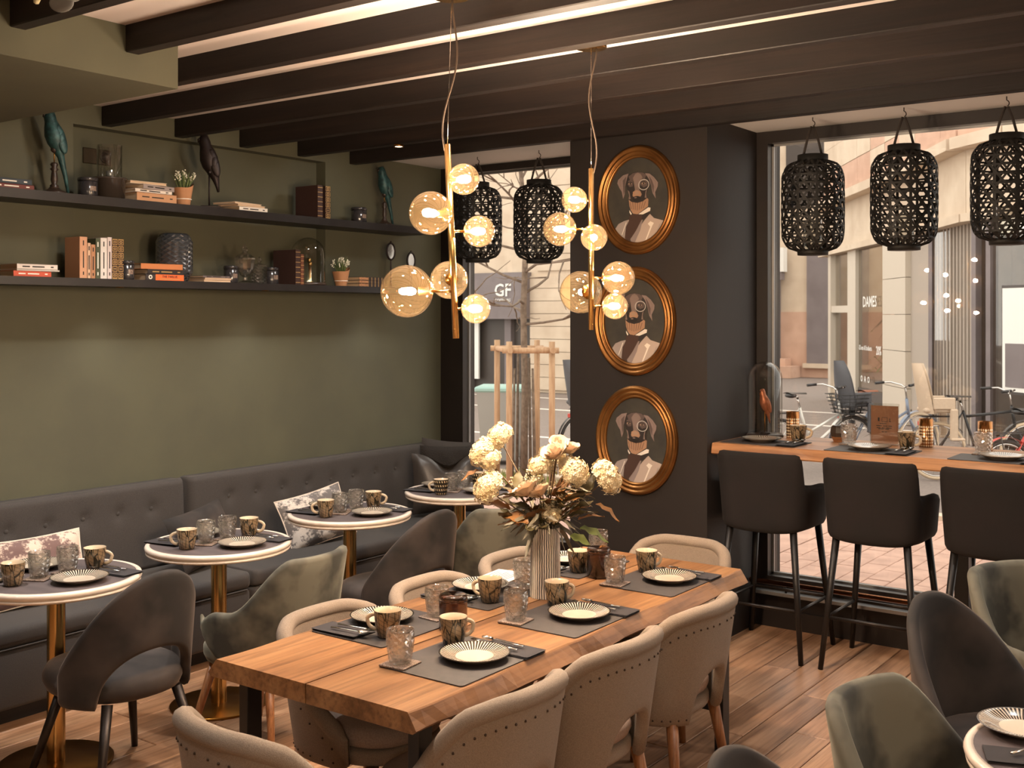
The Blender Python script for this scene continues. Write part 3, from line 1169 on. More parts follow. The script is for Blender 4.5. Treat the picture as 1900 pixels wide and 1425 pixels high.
def cushion(name, w, h, T, mname, label, loc, rot, piping=None, fold=0.0):
    t = thing(name, label, 'cushion', loc)
    t.rotation_euler = rot
    g = G()
    def f(side):
        def q(u, v):
            a, b = 2 * u - 1, 2 * v - 1
            k = max(0.0, (1 - a ** 4) * (1 - b ** 4)) ** 0.55
            sx = 1 - 0.07 * (1 - a * a) * 0 - 0.05 * (1 - b * b) * 0
            xx = a * w / 2 * (1 - 0.05 * (1 - b * b))
            yy = b * h / 2 * (1 - 0.07 * (1 - a * a))
            wr = 0.004 * sin(9 * a + 5 * b) * k + fold * 0.5 * math.exp(-(a * a) / 0.08) * max(0, b) * (-h * 0.4)
            return (xx, yy + (fold * -h * 0.32 * math.exp(-(a * a) / 0.18) if b > 0 else 0) * max(0, b), side * (T / 2 * k + wr))
        return q
    g.grid(f(1), 18, 14)
    g.grid(lambda u, v: f(-1)(1 - u, v), 18, 14)
    g.ob('cover', mname, t)
    if piping:
        pts = []
        F = f(1)
        N = 14
        for i in range(N):
            pts.append(F(i / N, 0))
        for i in range(N):
            pts.append(F(1, i / N))
        for i in range(N):
            pts.append(F(1 - i / N, 1))
        for i in range(N + 1):
            pts.append(F(0, 1 - i / N))
        G().tube(pts, 0.004, 6).ob('piping', piping, t)
    return t
# local x = width, y = height, z = thickness; stood up against the backrest (facing +X)
def stand(tilt, yaw=0.0, roll=0.0):
    M = RZ(R90 + yaw) @ Matrix.Rotation(PI / 2 - tilt, 4, 'X') @ Matrix.Rotation(roll, 4, 'Z')
    return M.to_euler()
cushion('cushion', 0.5, 0.33, 0.11, 'toile_pink', 'pink and cream landscape-print cushion behind the leftmost round table', (-5.02, 2.99, 0.61), stand(0.35, -0.15, 0.03), 'marble_rim')
cushion('cushion', 0.44, 0.32, 0.10, 'black_velvet', 'dark velvet cushion leaning behind the second round table', (-5.0, 3.97, 0.625), stand(0.42, 0.1, 0.14))
cushion('cushion', 0.48, 0.33, 0.11, 'toile_grey', 'grey and cream landscape-print cushion behind the third round table', (-5.0, 4.82, 0.60), stand(0.4, -0.2, 0.16), 'marble_rim')
mat('black_leather', (58, 52, 48), 0.38, bump=0.2, bs=40, bdist=0.006)
mat('fur_dark', (40, 34, 30), 0.95, bump=1.0, bs=180, bdist=0.01, sheen=0.4)
cushion('cushion', 0.5, 0.42, 0.13, 'black_leather', 'shiny black leather cushion at the window end of the bench', (-4.93, 6.00, 0.675), stand(0.2, -0.75, 0.0), None, 0.6)
cushion('cushion', 0.46, 0.40, 0.12, 'fur_dark', 'dark brown fur cushion tucked behind the black leather cushion', (-5.03, 6.17, 0.715), stand(0.14, -0.8, 0.0))
cushion('cushion', 0.42, 0.40, 0.08, 'bench_fabric', 'pale grey cushion in the corner by the narrow window, behind the fur one', (-5.15, 6.27, 0.735), stand(0.08, -0.75, -0.1))

# ================================================================== window counter
ct = thing('bar_counter', 'high oak bar counter along the wide window', 'counter', (0, 0, 0))
CZ = 1.13
random.seed(3)
g = G()
n = 60
rows = []
for i in range(n + 1):
    x = -2.757 + (2.15 + 2.757) * i / n
    wv = 0.006 * sin(3.1 * x + 1) + 0.003 * sin(11 * x) + random.uniform(-0.001, 0.001)
    rows.append([(x, 6.245, CZ), (x, 5.655 + wv, CZ), (x, 5.648 + wv, CZ - 0.006), (x, 5.64 + wv * 1.6, CZ - 0.054), (x, 5.65 + wv, CZ - 0.062), (x, 6.245, CZ - 0.062)])
vs = [p for r in rows for p in r]
fs = []
for i in range(n):
    for j in range(6):
        k = (j + 1) % 6
        fs.append((i * 6 + j, i * 6 + k, (i + 1) * 6 + k, (i + 1) * 6 + j))
fs.append(tuple(reversed(range(6))))
fs.append(tuple(n * 6 + j for j in range(6)))
g.add(vs, fs, 0, False).ob('countertop', 'oak_counter', ct)
for x in (-1.52, 0.4, 2.0):
    G().box((x, 6.0, (CZ - 0.062) / 2), (0.07, 0.09, CZ - 0.062), 0, None, 0.003).ob('leg', 'black_steel', ct)

# ================================================================== tableware
def plate_mesh():
    g = G()
    top = [(0.0, 0.008), (0.05, 0.008), (0.066, 0.009), (0.08, 0.0135), (0.098, 0.0195), (0.110, 0.0225), (0.1125, 0.0222)]
    g.lathe([(r, z) for r, z in top], 56, 0)
    g.lathe([(0.1125, 0.0222), (0.109, 0.0185), (0.09, 0.012), (0.068, 0.004), (0.064, 0.0), (0.0, 0.0)], 56, 1)
    return g.mesh('plate', ['plate_stripe', 'plate_under'])

def mug_parts(pm):
    g = G()
    g.lathe([(0.0, 0.0), (0.029, 0.0), (0.034, 0.004), (0.039, 0.03), (0.0435, 0.06), (0.046, 0.088), (0.0455, 0.0905)], 36, 0)
    g.lathe([(0.0455, 0.0905), (0.0435, 0.090), (0.041, 0.06), (0.036, 0.025), (0.03, 0.01), (0.0, 0.008)], 36, 1)
    body = g.mesh('mug', [pm, 'cream_glaze'])
    pts = []
    for i in range(11):
        a = -PI / 2 + PI * i / 10
        pts.append((0.040 + 0.031 * cos(a) + (0.004 if i > 5 else 0.0), 0, 0.048 + 0.025 * sin(a)))
    h = G().tube(pts, 0.0048, 8, 0, None, True, True, 1.5).mesh('handle', 'cream_glaze')
    return body, h

def tumbler_mesh():
    g = G()
    n, R = 22, 9
    zs = [0.004 + 0.092 * i / R for i in range(R + 1)]
    prof = lambda z: 0.031 + 0.0115 * min(1.0, z / 0.07) ** 0.8 - 0.0012 * max(0, z - 0.07) / 0.03
    vs, fs = [(0, 0, 0.0)], []
    vs += [(0.027 * cos(2 * PI * j / n), 0.027 * sin(2 * PI * j / n), 0.0) for j in range(n)]
    for i, z in enumerate(zs):
        for j in range(n):
            off = 0.0022 if (i + j) % 2 == 0 else -0.0016
            a = 2 * PI * j / n
            r = prof(z) + off
            vs.append((r * cos(a), r * sin(a), z))
    fs += [(0, 1 + (j + 1) % n, 1 + j) for j in range(n)]
    base = 1
    for i in range(-1, R):
        a0 = base if i < 0 else 1 + n + i * n
        b0 = 1 + n + (i + 1) * n
        for j in range(n):
            k = (j + 1) % n
            if (i + j) % 2 == 0:
                fs += [(a0 + j, a0 + k, b0 + k), (a0 + j, b0 + k, b0 + j)]
            else:
                fs += [(a0 + j, a0 + k, b0 + j), (a0 + k, b0 + k, b0 + j)]
    g.add(vs, fs, 0, False)
    g.lathe([(0.0425, 0.096), (0.0428, 0.104), (0.0405, 0.1045), (0.0398, 0.096), (0.038, 0.06), (0.031, 0.02), (0.026, 0.014), (0.0, 0.013)], 28, 0)
    return g.mesh('tumbler', 'cut_glass')

def fork_mesh():
    g = G()
    g.tube([(-0.09, 0, 0.003), (-0.04, 0, 0.004), (0.02, 0, 0.006), (0.035, 0, 0.005)], [0.005, 0.004, 0.0028, 0.004], 6, 0, None, True, True, 0.5)
    g.box((0.044, 0, 0.004), (0.018, 0.02, 0.002))
    for k in range(4):
        g.tube([(0.05, -0.008 + k * 0.0053, 0.004), (0.075, -0.008 + k * 0.0053, 0.006), (0.092, -0.008 + k * 0.0053, 0.009)], 0.0013, 5)
    return g.mesh('fork', 'steel')

def spoon_mesh():
    g = G()
    g.tube([(-0.085, 0, 0.003), (-0.04, 0, 0.004), (0.03, 0, 0.006), (0.04, 0, 0.005)], [0.005, 0.004, 0.0028, 0.004], 6, 0, None, True, True, 0.5)
    g.grid(lambda u, v: (0.036 + 0.045 * u, (v - 0.5) * 0.031 * math.sqrt(max(0, 1 - (2 * u - 1) ** 2)),
                         0.003 + 0.006 * ((2 * u - 1) ** 2 * 0.5 + (2 * v - 1) ** 2 * 0.6)), 10, 8)
    return g.mesh('spoon', 'steel')

def napkin_mesh():
    g = G()
    for i in range(3):
        z = 0.0026 * i
        g.grid(lambda u, v: (-0.1 + 0.2 * u, -0.052 + 0.104 * v - 0.002 * i, z + 0.002 + 0.003 * u * u * sin(2.6 * v + i)), 8, 4)
    g.box((0.0, 0, 0.001), (0.198, 0.102, 0.002))
    return g.mesh('napkin', 'napkin_cloth')

PLATE, (MUG_B, MUG_H), (MUGD_B, MUGD_H), TUMBLER = plate_mesh(), mug_parts('mug_print'), mug_parts('mug_print_dark'), tumbler_mesh()
FORK, SPOON, NAPKIN = fork_mesh(), spoon_mesh(), napkin_mesh()
COASTER = G().box((0, 0, 0.003), (0.095, 0.095, 0.006), 0, None, 0.0015).mesh('coaster', 'coaster_mat')
def mat_mesh(a, b):
    g = G()
    r = 0.012
    poly = []
    for cx, cy, a0 in ((a / 2 - r, b / 2 - r, 0), (-a / 2 + r, b / 2 - r, 90), (-a / 2 + r, -b / 2 + r, 180), (a / 2 - r, -b / 2 + r, 270)):
        for i in range(4):
            q = (a0 + 30 * i) * D2R
            poly.append((cx + r * cos(q), cy + r * sin(q)))
    return g.prism(poly, 0.0, 0.003).mesh('placemat', 'leather_mat')
MAT = mat_mesh(0.33, 0.415)
MATC = mat_mesh(0.43, 0.27)

def item(name, me, label, cat, x, y, z, rz=0.0, group=None, child=None):
    o = tag(put(name, me, None, (x, y, z), (0, 0, rz)), label, cat, group)
    if child:
        put(child[0], child[1], o)
    return o

def setting(z, where, mt=None, plate=None, mug=None, glass_=None, nap=None, nrot=0.0, mrot=0.0, dark=False, crot=0.2, frot=None):
    zz = z
    if mt:
        item('placemat', mt[2], 'dark leather placemat at ' + where, 'placemat', mt[0], mt[1], z, 0, 'placemats')
        zz = z + 0.003
    if nap:
        item('napkin', NAPKIN, 'folded black napkin at ' + where, 'napkin', nap[0], nap[1], zz, nrot, 'napkins')
        fr = nrot if frot is None else frot
        dx, dy = cos(fr), sin(fr)
        item('fork', FORK, 'steel fork at ' + where, 'fork', nap[0] + dx * 0.05 - dy * 0.018, nap[1] + dy * 0.05 + dx * 0.018, zz + 0.0115, fr, 'forks')
        item('spoon', SPOON, 'steel spoon at ' + where, 'spoon', nap[0] + dx * 0.05 + dy * 0.022, nap[1] + dy * 0.05 - dx * 0.022, zz + 0.0115, fr, 'spoons')
    if plate:
        item('plate', PLATE, 'radially striped plate at ' + where, 'plate', plate[0], plate[1], zz, random.uniform(0, 6), 'striped plates')
    if mug:
        b, h = (MUGD_B, MUGD_H) if dark else (MUG_B, MUG_H)
        item('mug', b, ('dark geometric mug at ' if dark else 'leaf-patterned mug at ') + where, 'mug', mug[0], mug[1], zz, mrot, 'mugs', ('handle', h))
    if glass_:
        zc = z if (not mt or abs(glass_[0] - mt[0]) > 0.24 or abs(glass_[1] - mt[1]) > 0.24) else zz
        item('coaster', COASTER, 'square coaster at ' + where, 'coaster', glass_[0], glass_[1], zc, crot, 'coasters')
        item('tumbler', TUMBLER, 'cut-crystal tumbler at ' + where, 'glass', glass_[0], glass_[1], zc + 0.006, random.uniform(0, 1), 'crystal tumblers')

random.seed(21)
Z = TZ + 0.0005
for c, w in ((2.74, 'the nearest'), (3.345, 'the middle'), (4.02, 'the farthest')):
    setting(Z, w + ' right-hand place of the oak table', (-2.195, c, MAT), (-2.165, c + 0.025), (-2.315, c + 0.105), (-2.31, c - 0.16),
            (-2.12, c + 0.155), PI, 1.1, False, 0.1)
for c, w, gl in ((2.885, 'the nearest', (-2.565, 3.06)), (3.45, 'the middle', (-2.575, 3.605)), (4.06, 'the farthest', (-2.66, 4.30))):
    setting(Z, w + ' left-hand place of the oak table', (-2.64, c, MAT), (-2.70, c + 0.035), (-2.545, c - 0.105), gl,
            (-2.71, c - 0.145), 0.0, 3.5 if c < 3 else (3.3 if c < 4 else 0.4), False, -0.1, 0.05)

RN = ['the leftmost round table', 'the second round table', 'the third round table', 'the round table by the narrow window']
for i, (cx, cy) in enumerate(RT[:4]):
    Zr = RZT + 0.0012
    setting(Zr, 'the chair side of ' + RN[i], None, (cx + 0.165, cy + 0.0), (cx + 0.02, cy + 0.165), (cx - 0.005, cy + 0.055), (cx + 0.155, cy + 0.175), PI + 0.15,
            0.6, i == 3, 0.3)
    setting(Zr, 'the bench side of ' + RN[i], None, (cx - 0.195, cy + 0.035), (cx + 0.015, cy - 0.195), (cx + 0.0, cy - 0.075), (cx - 0.165, cy - 0.165), 0.15,
            -2.4, i == 3, 0.5)
cx, cy = RT[4]
setting(RZT + 0.0012, 'the round table in the bottom right corner', None, (cx - 0.215, cy + 0.075), None, None, (cx - 0.165, cy - 0.115), 0.35, 0, False, 0, 1.1)

for k, (m, p, mu, gl, nn, w) in enumerate((
    ((-2.52, 5.825), (-2.555, 5.845), (-2.385, 5.955), None, (-2.355, 5.78), 'the window counter next to the pillar'),
    ((-1.92, 5.80), (-1.945, 5.82), (-1.79, 5.945), (-2.11, 5.985), (-1.765, 5.755), 'the middle of the window counter'),
    ((-1.30, 5.80), (-1.29, 5.815), (-1.16, 5.98), (-1.415, 5.955), (-1.13, 5.755), 'the right end of the window counter'))):
    setting(CZ + 0.0005, w, (m[0], m[1], MATC), p, mu, gl, nn, R90, 0.0 if k else 0.3, False, 0.1)

# candles on the oak table
def jar_candle(x, y, label):
    t = thing('jar_candle', label, 'candle', (x, y, TZ), 0, 'brown jar candles')
    G().lathe([(0.0, 0.0), (0.045, 0.0), (0.049, 0.004), (0.049, 0.098), (0.05, 0.1), (0.0465, 0.1), (0.0455, 0.012), (0.0, 0.010)], 32).ob('jar', 'brown_glass', t)
    G().lathe([(0.0, 0.012), (0.044, 0.012), (0.044, 0.078), (0.0, 0.078)], 28).ob('wax', 'candle_wax', t)
    G().lathe([(0.0, 0.1005), (0.047, 0.1005), (0.0495, 0.104), (0.049, 0.116), (0.044, 0.121), (0.0, 0.119)], 32, 0, None, True).ob('lid', 'brown_glass', t)
jar_candle(-2.43, 2.985, 'brown glass jar candle with patterned lid at the near end of the oak table')
jar_candle(-2.435, 3.94, 'brown glass jar candle with lid beyond the vase on the oak table')
# menu sheet
g = G().box((0, 0, 0.0006), (0.148, 0.21, 0.0012))
for i in range(8):
    g.box((-0.055 + 0.014 * i, 0.0, 0.00135), (0.004, 0.15 - 0.03 * (i % 3), 0.0003), 1)
tag(g.ob('menu_sheet', ['paper', 'print_black'], None, (-2.755, 3.70, TZ + 0.0037), (0, 0, 0.12)), 'white printed menu sheet between mugs on the left side of the oak table', 'paper')

# ================================================================== vase and bouquet
VX, VY = -2.435, 3.55
n = 96
def vf(u, v):
    z = 0.265 * v
    r = 0.059 - 0.004 * v + 0.0006 * (1 if int(u * n + 0.5) % 2 else -1) * (0.3 + 0.7 * (0.02 < v < 0.99))
    return (r * cos(2 * PI * u), r * sin(2 * PI * u), z)
g = G().grid(vf, n, 6, 0, None, False, True)
g.lathe([(0.0545, 0.265), (0.05, 0.264), (0.05, 0.02), (0.0, 0.02)], 40)
g.lathe([(0.0, 0.0), (0.059, 0.0)], 40)
tag(g.ob('vase', 'vase_stripe', None, (VX, VY, TZ + 0.0008)), 'tall striped ceramic vase in the middle of the oak table', 'vase')

mat('hydrangea', (234, 220, 188), 0.7, col2=(218, 194, 150), vs=30)
mat('rose_petal', (226, 204, 180), 0.7, col2=(212, 184, 154), vs=24)
mat('leaf_brown', (146, 100, 52), 0.55, col2=(108, 76, 44), vs=14, rnd=True)
mat('leaf_olive', (98, 88, 54), 0.55, col2=(78, 70, 48), vs=14, rnd=True)
mat('leaf_green', (104, 112, 56), 0.5, col2=(82, 92, 46), vs=14)
mat('leaf_sage', (122, 114, 96), 0.6, col2=(100, 94, 78), vs=14)
mat('stem_brown', (92, 72, 46), 0.6)
bq = thing('bouquet', 'dried bouquet of cream hydrangeas, roses and brown leaves in the striped vase', 'flowers', (VX, VY, TZ + 0.225))
bq.scale = (1.12, 1.12, 1.15)
random.seed(8)
# camera-side basis: r = to the right along the window wall diagonal, f = away
rv, fv = Vector((0.8075, 0.5898, 0)), Vector((-0.5898, 0.8075, 0))
def BP(r, f, z):
    return rv * r + fv * f + Vector((0, 0, z))
def hydrangea(R, flat=0.8):
    g = G()
    N = 330
    for i in range(N):
        zz = 1 - 1.72 * (i + 0.5) / N
        a = i * 2.39996
        rr = math.sqrt(max(0, 1 - zz * zz))
        d = Vector((rr * cos(a), rr * sin(a), zz))
        k = R * random.uniform(0.80, 1.14)
        c = Vector((d.x * k, d.y * k, d.z * k * flat))
        q = d.to_track_quat('Z', 'Y').to_matrix().to_4x4()
        M = Matrix.Translation(c) @ q @ Matrix.Rotation(random.uniform(0, 6), 4, 'Z') @ Matrix.Rotation(random.uniform(-0.5, 0.5), 4, 'X')
        s = R * 0.128
        for j in range(4):
            b = j * PI / 2
            pts = [(0, 0, 0), (s * cos(b - 0.55), s * sin(b - 0.55), s * 0.25), (1.35 * s * cos(b), 1.35 * s * sin(b), s * 0.12), (s * cos(b + 0.55), s * sin(b + 0.55), s * 0.25)]
            g.add(pts, [(0, 1, 2, 3)], 0, False, M)
    return g
HYD = [hydrangea(0.046).mesh('hydrangea_head', 'hydrangea'), hydrangea(0.052, 0.7).mesh('hydrangea_head', 'hydrangea')]
heads = [(-0.155, 0.02, 0.335, 1.0), (-0.215, 0.0, 0.285, 0.95), (-0.185, -0.03, 0.262, 0.8), (-0.195, -0.05, 0.175, 1.05),
         (0.094, -0.03, 0.225, 1.15), (0.208, -0.02, 0.205, 1.1), (-0.015, 0.02, 0.235, 0.9), (0.03, 0.05, 0.27, 0.85), (0.02, -0.06, 0.09, 0.7)]
stem_g = []
for i, (r, f, z, s) in enumerate(heads):
    p = BP(r, f, z)
    tilt = Vector((p.x * 1.3, p.y * 1.3, 0.16)).normalized().to_track_quat('Z', 'Y').to_euler()
    o = put('hydrangea_head', HYD[i % 2], bq, p, tilt, (s, s, s))
    mid = BP(r * 0.42, f * 0.3, z * 0.5)
    G().tube([(0, 0, -0.16), tuple(BP(r * 0.1, 0, 0.05)), tuple(mid), tuple(p - Vector((0, 0, 0.012)))], [0.0028, 0.0028, 0.0024, 0.002], 6).ob('stem', 'stem_brown', bq)
def rose():
    g = G()
    for k in range(4):
        R = 0.008 + 0.0065 * k
        np_ = 3 + k
        for j in range(np_):
            a0 = 2 * PI * j / np_ + k
            def f(u, v):
                a = a0 + (u - 0.5) * 2 * PI / np_ * 1.5
                r = R * (0.55 + 0.65 * v) + 0.002 * k * v
                return (r * cos(a), r * sin(a), 0.034 * v * (1 - 0.09 * k) * (1 - 0.35 * (2 * u - 1) ** 2))
            g.grid(f, 5, 4)
    g.sphere((0, 0, 0.006), 0.011, 10, 6)
    return g.mesh('rose_head', 'rose_petal')
ROSE = rose()
for r, f, z, s in ((-0.06, -0.06, 0.155, 1.25), (0.035, -0.04, 0.275, 1.2), (0.085, -0.01, 0.285, 0.95), (0.045, 0.0, 0.305, 0.9), (-0.02, -0.07, 0.15, 1.1)):
    p = BP(r, f, z)
    put('rose_head', ROSE, bq, p, (random.uniform(0.2, 0.6), random.uniform(-0.4, 0.4), 0), (s, s, s))
    G().tube([(0, 0, -0.16), tuple(BP(r * 0.15, 0, 0.05)), tuple(BP(r * 0.6, f * 0.6, z * 0.6)), tuple(p)], 0.0022, 6).ob('stem', 'stem_brown', bq)
def leaf(L, W, curl, n=7):
    g = G()
    def f(u, v):
        w = W * math.sin(PI * min(1, u * 0.96 + 0.03)) ** 0.8 * (1 - 0.25 * u)
        b = (2 * v - 1)
        return (L * u, b * w, -curl * L * u * u + 0.22 * w * b * b + 0.004 * sin(14 * u) * abs(b))
    g.grid(f, n, 4)
    return g
LV = {'b': leaf(0.085, 0.027, 0.35).mesh('leaf', 'leaf_brown'), 'o': leaf(0.075, 0.02, 0.2).mesh('leaf', 'leaf_olive'),
      'g': leaf(0.08, 0.03, 0.3).mesh('leaf', 'leaf_green'), 's': leaf(0.12, 0.009, 0.5, 10).mesh('leaf', 'leaf_sage')}
def put_leaf(k, r, f, z, yaw, pitch, s):
    M = Matrix.Rotation(yaw + math.atan2(0.5898, 0.8075), 4, 'Z') @ Matrix.Rotation(-pitch, 4, 'Y') @ Matrix.Rotation(random.uniform(-0.7, 0.7), 4, 'X')
    put('leaf', LV[k], bq, BP(r, f, z), M.to_euler(), (s, s, s))
for k, r, f, z, yaw, pitch, s in (
    ('b', -0.225, -0.02, 0.225, PI, -0.2, 0.8), ('b', -0.12, -0.05, 0.1, PI, 0.5, 1.15), ('b', -0.07, -0.07, 0.075, 0.2, 0.5, 1.1), ('b', -0.06, -0.08, 0.06, 2.8, 0.5, 1.2),
    ('o', -0.105, -0.05, 0.15, 0.6, 0.9, 1.1), ('o', -0.1, -0.03, 0.16, 1.2, 1.1, 1.0), ('b', 0.05, -0.07, 0.08, 0.4, 0.9, 1.15), ('b', 0.08, -0.07, 0.09, 0.3, 0.6, 0.9),
    ('b', 0.17, -0.03, 0.115, -0.2, -0.3, 1.1), ('o', 0.12, -0.04, 0.14, 0.4, 1.1, 1.2), ('g', 0.115, -0.06, 0.04, 0.0, -0.2, 1.3), ('g', 0.08, -0.08, 0.02, -0.4, -0.1, 0.9),
    ('o', 0.15, -0.02, 0.15, 0.9, 1.2, 0.9), ('o', -0.02, -0.02, 0.18, 1.5, 1.2, 0.8), ('o', -0.05, -0.04, 0.2, 2.6, 0.9, 0.8), ('o', 0.0, -0.05, 0.17, 2.0, 0.6, 0.9)):
    put_leaf(k, r, f, z, yaw, pitch, s)
for i in range(95):
    a = random.uniform(0, 2 * PI)
    d = random.uniform(0.02, 0.12)
    put_leaf(random.choice('bobooss'), d * cos(a), d * sin(a) * 0.8, random.uniform(0.04, 0.16), a + random.uniform(-0.4, 0.4), random.uniform(0.1, 0.9), random.uniform(0.7, 1.1))
for i in range(26):
    a = random.uniform(0, 2 * PI)
    put_leaf('s', 0.03 * cos(a), 0.03 * sin(a), random.uniform(0.045, 0.085), a, random.uniform(-0.5, 0.6), random.uniform(0.8, 1.25))
for i in range(12):
    a = random.uniform(0, 2 * PI)
    put_leaf('g' if i % 3 == 0 else 'o', 0.02 * cos(a), 0.02 * sin(a), 0.05, a, random.uniform(0.3, 1.0), 0.8)
# small berries and sprigs
g = G()
for i in range(26):
    a = random.uniform(0, 2 * PI)
    d = random.uniform(0.02, 0.13)
    p = BP(d * cos(a), d * sin(a) * 0.7, random.uniform(0.09, 0.26))
    g.tube([(0.01 * cos(a), 0.01 * sin(a), 0.03), tuple(p * 0.6), tuple(p)], 0.0009, 4)
    for j in range(9):
        g.sphere(p + Vector((random.gauss(0, 0.008), random.gauss(0, 0.008), random.gauss(0, 0.01))), 0.0032, 6, 4)
sp = g.ob('sprigs', 'hydrangea', bq)
sp['kind'] = 'stuff'

# ================================================================== counter objects
def cloche(x, y, z, R, H, label, base='antique_wood'):
    t = thing('glass_cloche', label, 'glass dome', (x, y, z))
    G().lathe([(0.0, 0.0), (R * 1.06, 0.0), (R * 1.08, 0.008), (R * 1.02, 0.018), (0.0, 0.018)], 40).ob('base', base, t)
    pr = [(R, 0.0185)]
    hs = H - R
    pr.append((R, hs))
    for i in range(1, 9):
        a = PI / 2 * i / 8
        pr.append((R * cos(a) if i < 8 else 0.0, hs + R * sin(a)))
    G().lathe(pr, 40).ob('dome', 'clear_glass', t)
    return t
cloche(-2.652, 6.12, CZ, 0.098, 0.435, 'glass dome with a small copper bird on the window counter by the pillar')

def bird_meshes(mname, s=1.0, tail=1.0):
    """perched parrot facing -X, feet at the origin, tail hanging"""
    body = [(-0.012, 0.20), (-0.022, 0.185), (-0.024, 0.165), (-0.018, 0.14), (-0.010, 0.11), (-0.002, 0.075), (0.008, 0.04), (0.022, 0.005), (0.034, -0.035), (0.034 + 0.012 * tail, -0.035 - 0.05 * tail), (0.034 + 0.022 * tail, -0.035 - 0.105 * tail)]
    rad = [0.007, 0.025, 0.030, 0.030, 0.040, 0.047, 0.043, 0.031, 0.018, 0.011, 0.006]
    g = G()
    g.tube([(p[0] * s, 0, p[1] * s) for p in body], [r * s for r in rad], 14)
    b = g.mesh('body', mname)
    g = G()
    for sd in (-1, 1):
        g.sphere((0.022 * s, sd * 0.036 * s, 0.055 * s), 0.033 * s, 12, 8, 0, None, (0.62, 0.35, 1.0))
        M = TR(0.022 * s, sd * 0.034 * s, 0.05 * s) @ Matrix.Rotation(-0.28, 4, 'Y')
        g.sphere((0, 0, 0), 0.05 * s, 12, 10, 0, M, (0.5, 0.22, 1.5))
    w = g.mesh('wing', mname)
    g = G().tube([(-0.040 * s, 0, 0.176 * s), (-0.054 * s, 0, 0.17 * s), (-0.057 * s, 0, 0.156 * s)], [0.011 * s, 0.008 * s, 0.002 * s], 8)
    k = g.mesh('beak', 'dark_bronze')
    return b, w, k
def bird(label, mname, x, y, z, rz, s, perch_z, tail=1.0):
    t = thing('parrot_figure', label, 'figurine', (x, y, z), rz, 'parrot figurines')
    b, w, k = bird_meshes(mname, s, tail)
    for nm, me in (('body', b), ('wing', w), ('beak', k)):
        put(nm, me, t, (0, 0, perch_z))
    return t
t = bird('small copper bird figurine inside the glass dome on the window counter', 'copper_bird', -2.645, 6.10, CZ + 0.0185, 0.9, 0.62, 0.135, 0.8)
G().tube([(0, 0, 0.008), (0, 0, 0.13)], 0.003, 8).ob('rod', 'brass_dark', t)
G().lathe([(0, 0), (0.032, 0), (0.03, 0.009), (0, 0.01)], 20).ob('foot', 'dark_bronze', t)

HOLD = G().lathe([(0, 0), (0.036, 0), (0.037, 0.004), (0.037, 0.15), (0.0345, 0.15), (0.034, 0.008), (0, 0.008)], 32).mesh('candle_holder', 'gold_lattice')
for x, y, lab in ((-2.50, 6.16, 'gold lattice candle holder behind the mug nearest the pillar'),
                  (-1.75, 6.15, 'gold lattice candle holder right of the menu stand'),
                  (-1.455, 6.17, 'gold lattice candle holder, rightmost on the window counter')):
    item('candle_holder', HOLD, lab, 'candle holder', x, y, CZ, 0, 'gold candle holders')
t = thing('sugar_bowl', 'black and wooden faceted sugar bowl on the window counter', 'bowl', (-2.215, 6.12, CZ))
G().lathe([(0, 0), (0.03, 0), (0.045, 0.028), (0.0, 0.028)], 8, 0, None, False).ob('base', 'oak_counter', t)
G().lathe([(0.045, 0.028), (0.05, 0.05), (0.046, 0.08), (0.036, 0.09), (0.032, 0.088), (0.0, 0.07)], 8, 0, None, False).ob('bowl', 'charcoal_glaze', t)
G().tube([(0.01, 0, 0.075), (0.05, -0.02, 0.10), (0.075, -0.03, 0.098)], 0.004, 6).ob('spoon_handle', 'charcoal_glaze', t)
t = thing('menu_stand', 'clear acrylic stand with a brown printed card on the window counter', 'menu', (-1.965, 6.13, CZ), 0.06)
G().box((0, 0, 0.112), (0.156, 0.003, 0.222), 0).ob('acrylic', 'clear_glass', t)
G().box((0, 0.0, 0.002), (0.156, 0.05, 0.004), 0).ob('foot', 'clear_glass', t)
mat('card_brown', (150, 104, 78), 0.7)
G().box((0, 0.0026, 0.107), (0.146, 0.0012, 0.205), 0).ob('card', 'card_brown', t)
g = G()
for x0, x1, z0, z1 in ((-0.015, 0.015, 0.145, 0.147), (-0.015, 0.015, 0.122, 0.124), (-0.015, -0.013, 0.122, 0.147), (0.013, 0.015, 0.122, 0.147),
                       (-0.036, -0.027, 0.125, 0.145), (0.024, 0.034, 0.123, 0.127), (0.026, 0.030, 0.13, 0.142)):
    g.box(((x0 + x1) / 2, 0.0017, (z0 + z1) / 2), (x1 - x0, 0.0004, z1 - z0))
for zz, bars in ((0.112, ((-0.022, 0.006), (-0.004, 0.028))), (0.1, ((-0.03, 0.03), (0.004, 0.022), (0.03, 0.02))), (0.089, ((-0.032, 0.02), (-0.006, 0.018), (0.022, 0.03))),
                 (0.083, ((-0.018, 0.03), (0.014, 0.02))), (0.068, ((-0.009, 0.012), (0.007, 0.012)))):
    for cx_, w_ in bars:
        g.box((cx_, 0.0017, zz), (w_, 0.0004, 0.004))
g.ob('print', 'print_black', t)

